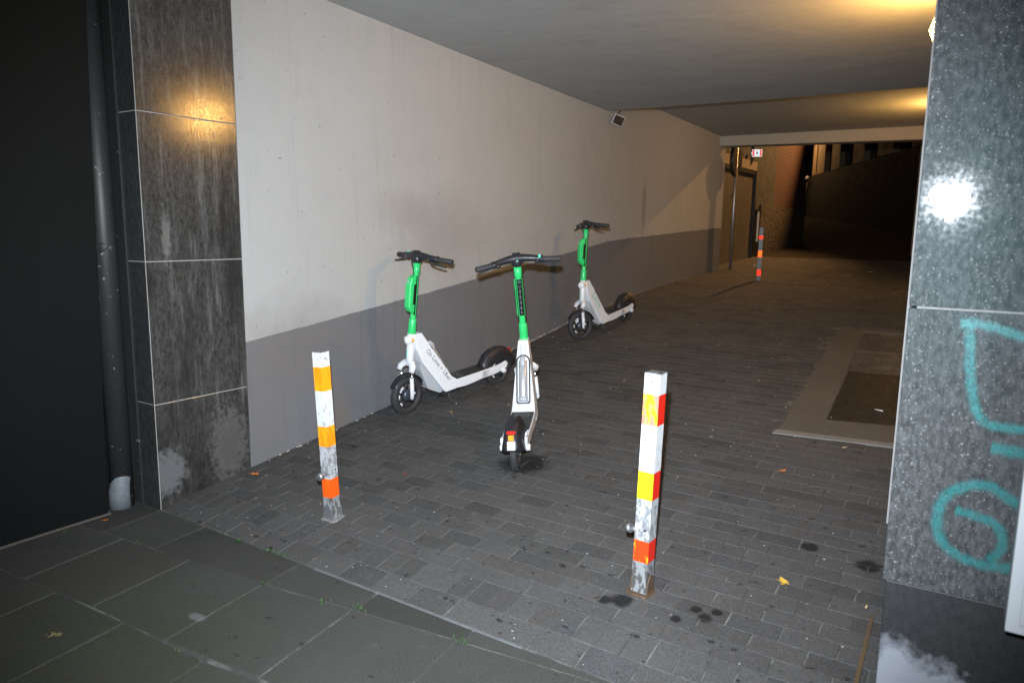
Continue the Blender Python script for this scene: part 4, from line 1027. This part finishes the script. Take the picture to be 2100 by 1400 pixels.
# ------------------------------------------------------------------ litter
def leaf(loc, size, mt, label, rz, name='fallen_leaf'):
    mb = MB(); c = mb.b.verts.new((0, 0, .004)); ring = []
    N_ = 15
    for i in range(N_):
        a = 2*PI*i/N_; r = size*(1.0 if i % 3 == 0 else (.62 if i % 3 == 1 else .55))*random.uniform(.8, 1.1)
        ring.append(mb.b.verts.new((r*math.cos(a), r*math.sin(a)*.8, .004 + abs(math.sin(a*1.5+rz))*size*.28)))
    for i in range(N_): mb.b.faces.new([c, ring[i], ring[(i+1) % N_]])
    mb.tube([(-size*.9, 0, .006), (-size*1.5, size*.2, .010)], .0012, 5)
    o = mb.build(name, mt); sd = o.modifiers.new('thick', 'SOLIDIFY'); sd.thickness = .0008
    o.location = (loc[0], loc[1], g(loc[1])+.002); o.rotation_euler = (math.atan(slope(loc[1])), 0, rz)
    tag(o, label, 'leaf', 'fallen leaves on the paving'); return o
leaf((-3.80, 2.83), .030, M_leafo, 'bright orange fallen leaf at the foot of the left stone pillar', .4)
leaf((-.636, 3.175), .042, M_leafy, 'large yellow fallen leaf on the paving right of the yellow banded post', 2.1)
leaf((-.913, 4.324), .034, M_leafb, 'rusty brown fallen leaf on the paving in front of the floor grate', 1.2)
leaf((-4.02, 2.0), .016, M_leafo, 'tiny orange leaf scrap beside the foot of the downpipe', 1.0)
leaf((-3.016, 1.271), .032, simple('leaf_pale', (.16, .13, .06), .7, var=.4), 'dull pale leaf on the flagstones at the lower left', .7)
leaf((-3.357, 4.292), .014, M_leafy, 'tiny tan leaf scrap beside the kickstand of the left scooter', .2)
leaf((-1.846, 12.38), .04, simple('leaf_tan', (.4, .3, .2), .7, var=.3), 'pale leaf at the far end of the paving', .2)
def butt(loc, L_, rz, mt, label):
    mb = MB(); mb.tube([(-L_/2, 0, .004), (L_/2, 0, .004)], .0038, 8); o = mb.build('cigarette_end', mt); o.location = (loc[0], loc[1], g(loc[1])+.001); o.rotation_euler = (0, 0, rz)
    tag(o, label, 'cigarette end', 'cigarette ends on the ground')
butt((-.66, 4.84), .035, .9, M_butt, 'cigarette end lying in front of the concrete grate frame')
butt((-.568, 5.611), .06, 2.7, M_plate, 'pale cigarette end lying on the dark cover plate')
butt((-.299, 3.17), .03, 1.5, M_butt, 'orange cigarette end near the foot of the granite pillar')
butt((-1.65, 13.3), .06, 0, M_plate, 'pale scrap far back beyond the paving')
mb = MB(); mb.box(-.008, .008, -.004, .004, 0, .002); o = mb.build('red_scrap', M_red); o.location = (-2.93, 3.28, g(3.28)); tag(o, 'tiny red scrap on the paving right of the orange striped post', 'litter')
# weeds in the joints
mb = MB()
def tuft(x, y, n_, s_):
    for i in range(n_):
        a = random.uniform(0, 2*PI); r = random.uniform(0, s_); px, py = x+r*math.cos(a), y+r*math.sin(a)*.35; d = random.uniform(0, 2*PI); l = random.uniform(.006, .014); hz = random.uniform(.004, .016)
        w = .003; mb.face([(px, py, .001), (px+l*.5*math.cos(d)-w*math.sin(d), py+l*.5*math.sin(d)+w*math.cos(d), hz*.7), (px+l*math.cos(d), py+l*math.sin(d), hz), (px+l*.5*math.cos(d)+w*math.sin(d), py+l*.5*math.sin(d)-w*math.cos(d), hz*.7)])
tuft(-3.186, 2.255, 60, .022); tuft(-2.95, 2.27, 50, .07); tuft(-2.85, 2.27, 30, .05); tuft(-2.17, 2.12, 40, .05); tuft(-1.65, 2.17, 25, .05); tuft(-3.6, 1.93, 12, .08); tuft(-4.06, 1.8, 40, .1); tuft(-2.7, 2.03, 20, .06); tuft(-2.4, 1.5, 14, .15); tuft(-2.35, 2.07, 20, .08)
tag(mb.build('weeds', M_weed), 'green weeds and moss in the joints between the flagstones', 'weeds', kind='stuff')
# grit
mb = MB()
for i in range(300):
    x = random.uniform(-3.8, -.3); y = 2.3 + 9*random.random()**1.7; r = random.uniform(.0015, .004)*(1+.12*(y-2.3))
    mb.sph((x, y, g(y)+r*.5), r, 6, (1.4, 1, .6))
tag(mb.build('grit', simple('grit', (.30, .29, .28), .9, var=.4)), 'pale grit and crumbs scattered over the paving', 'grit', kind='stuff')
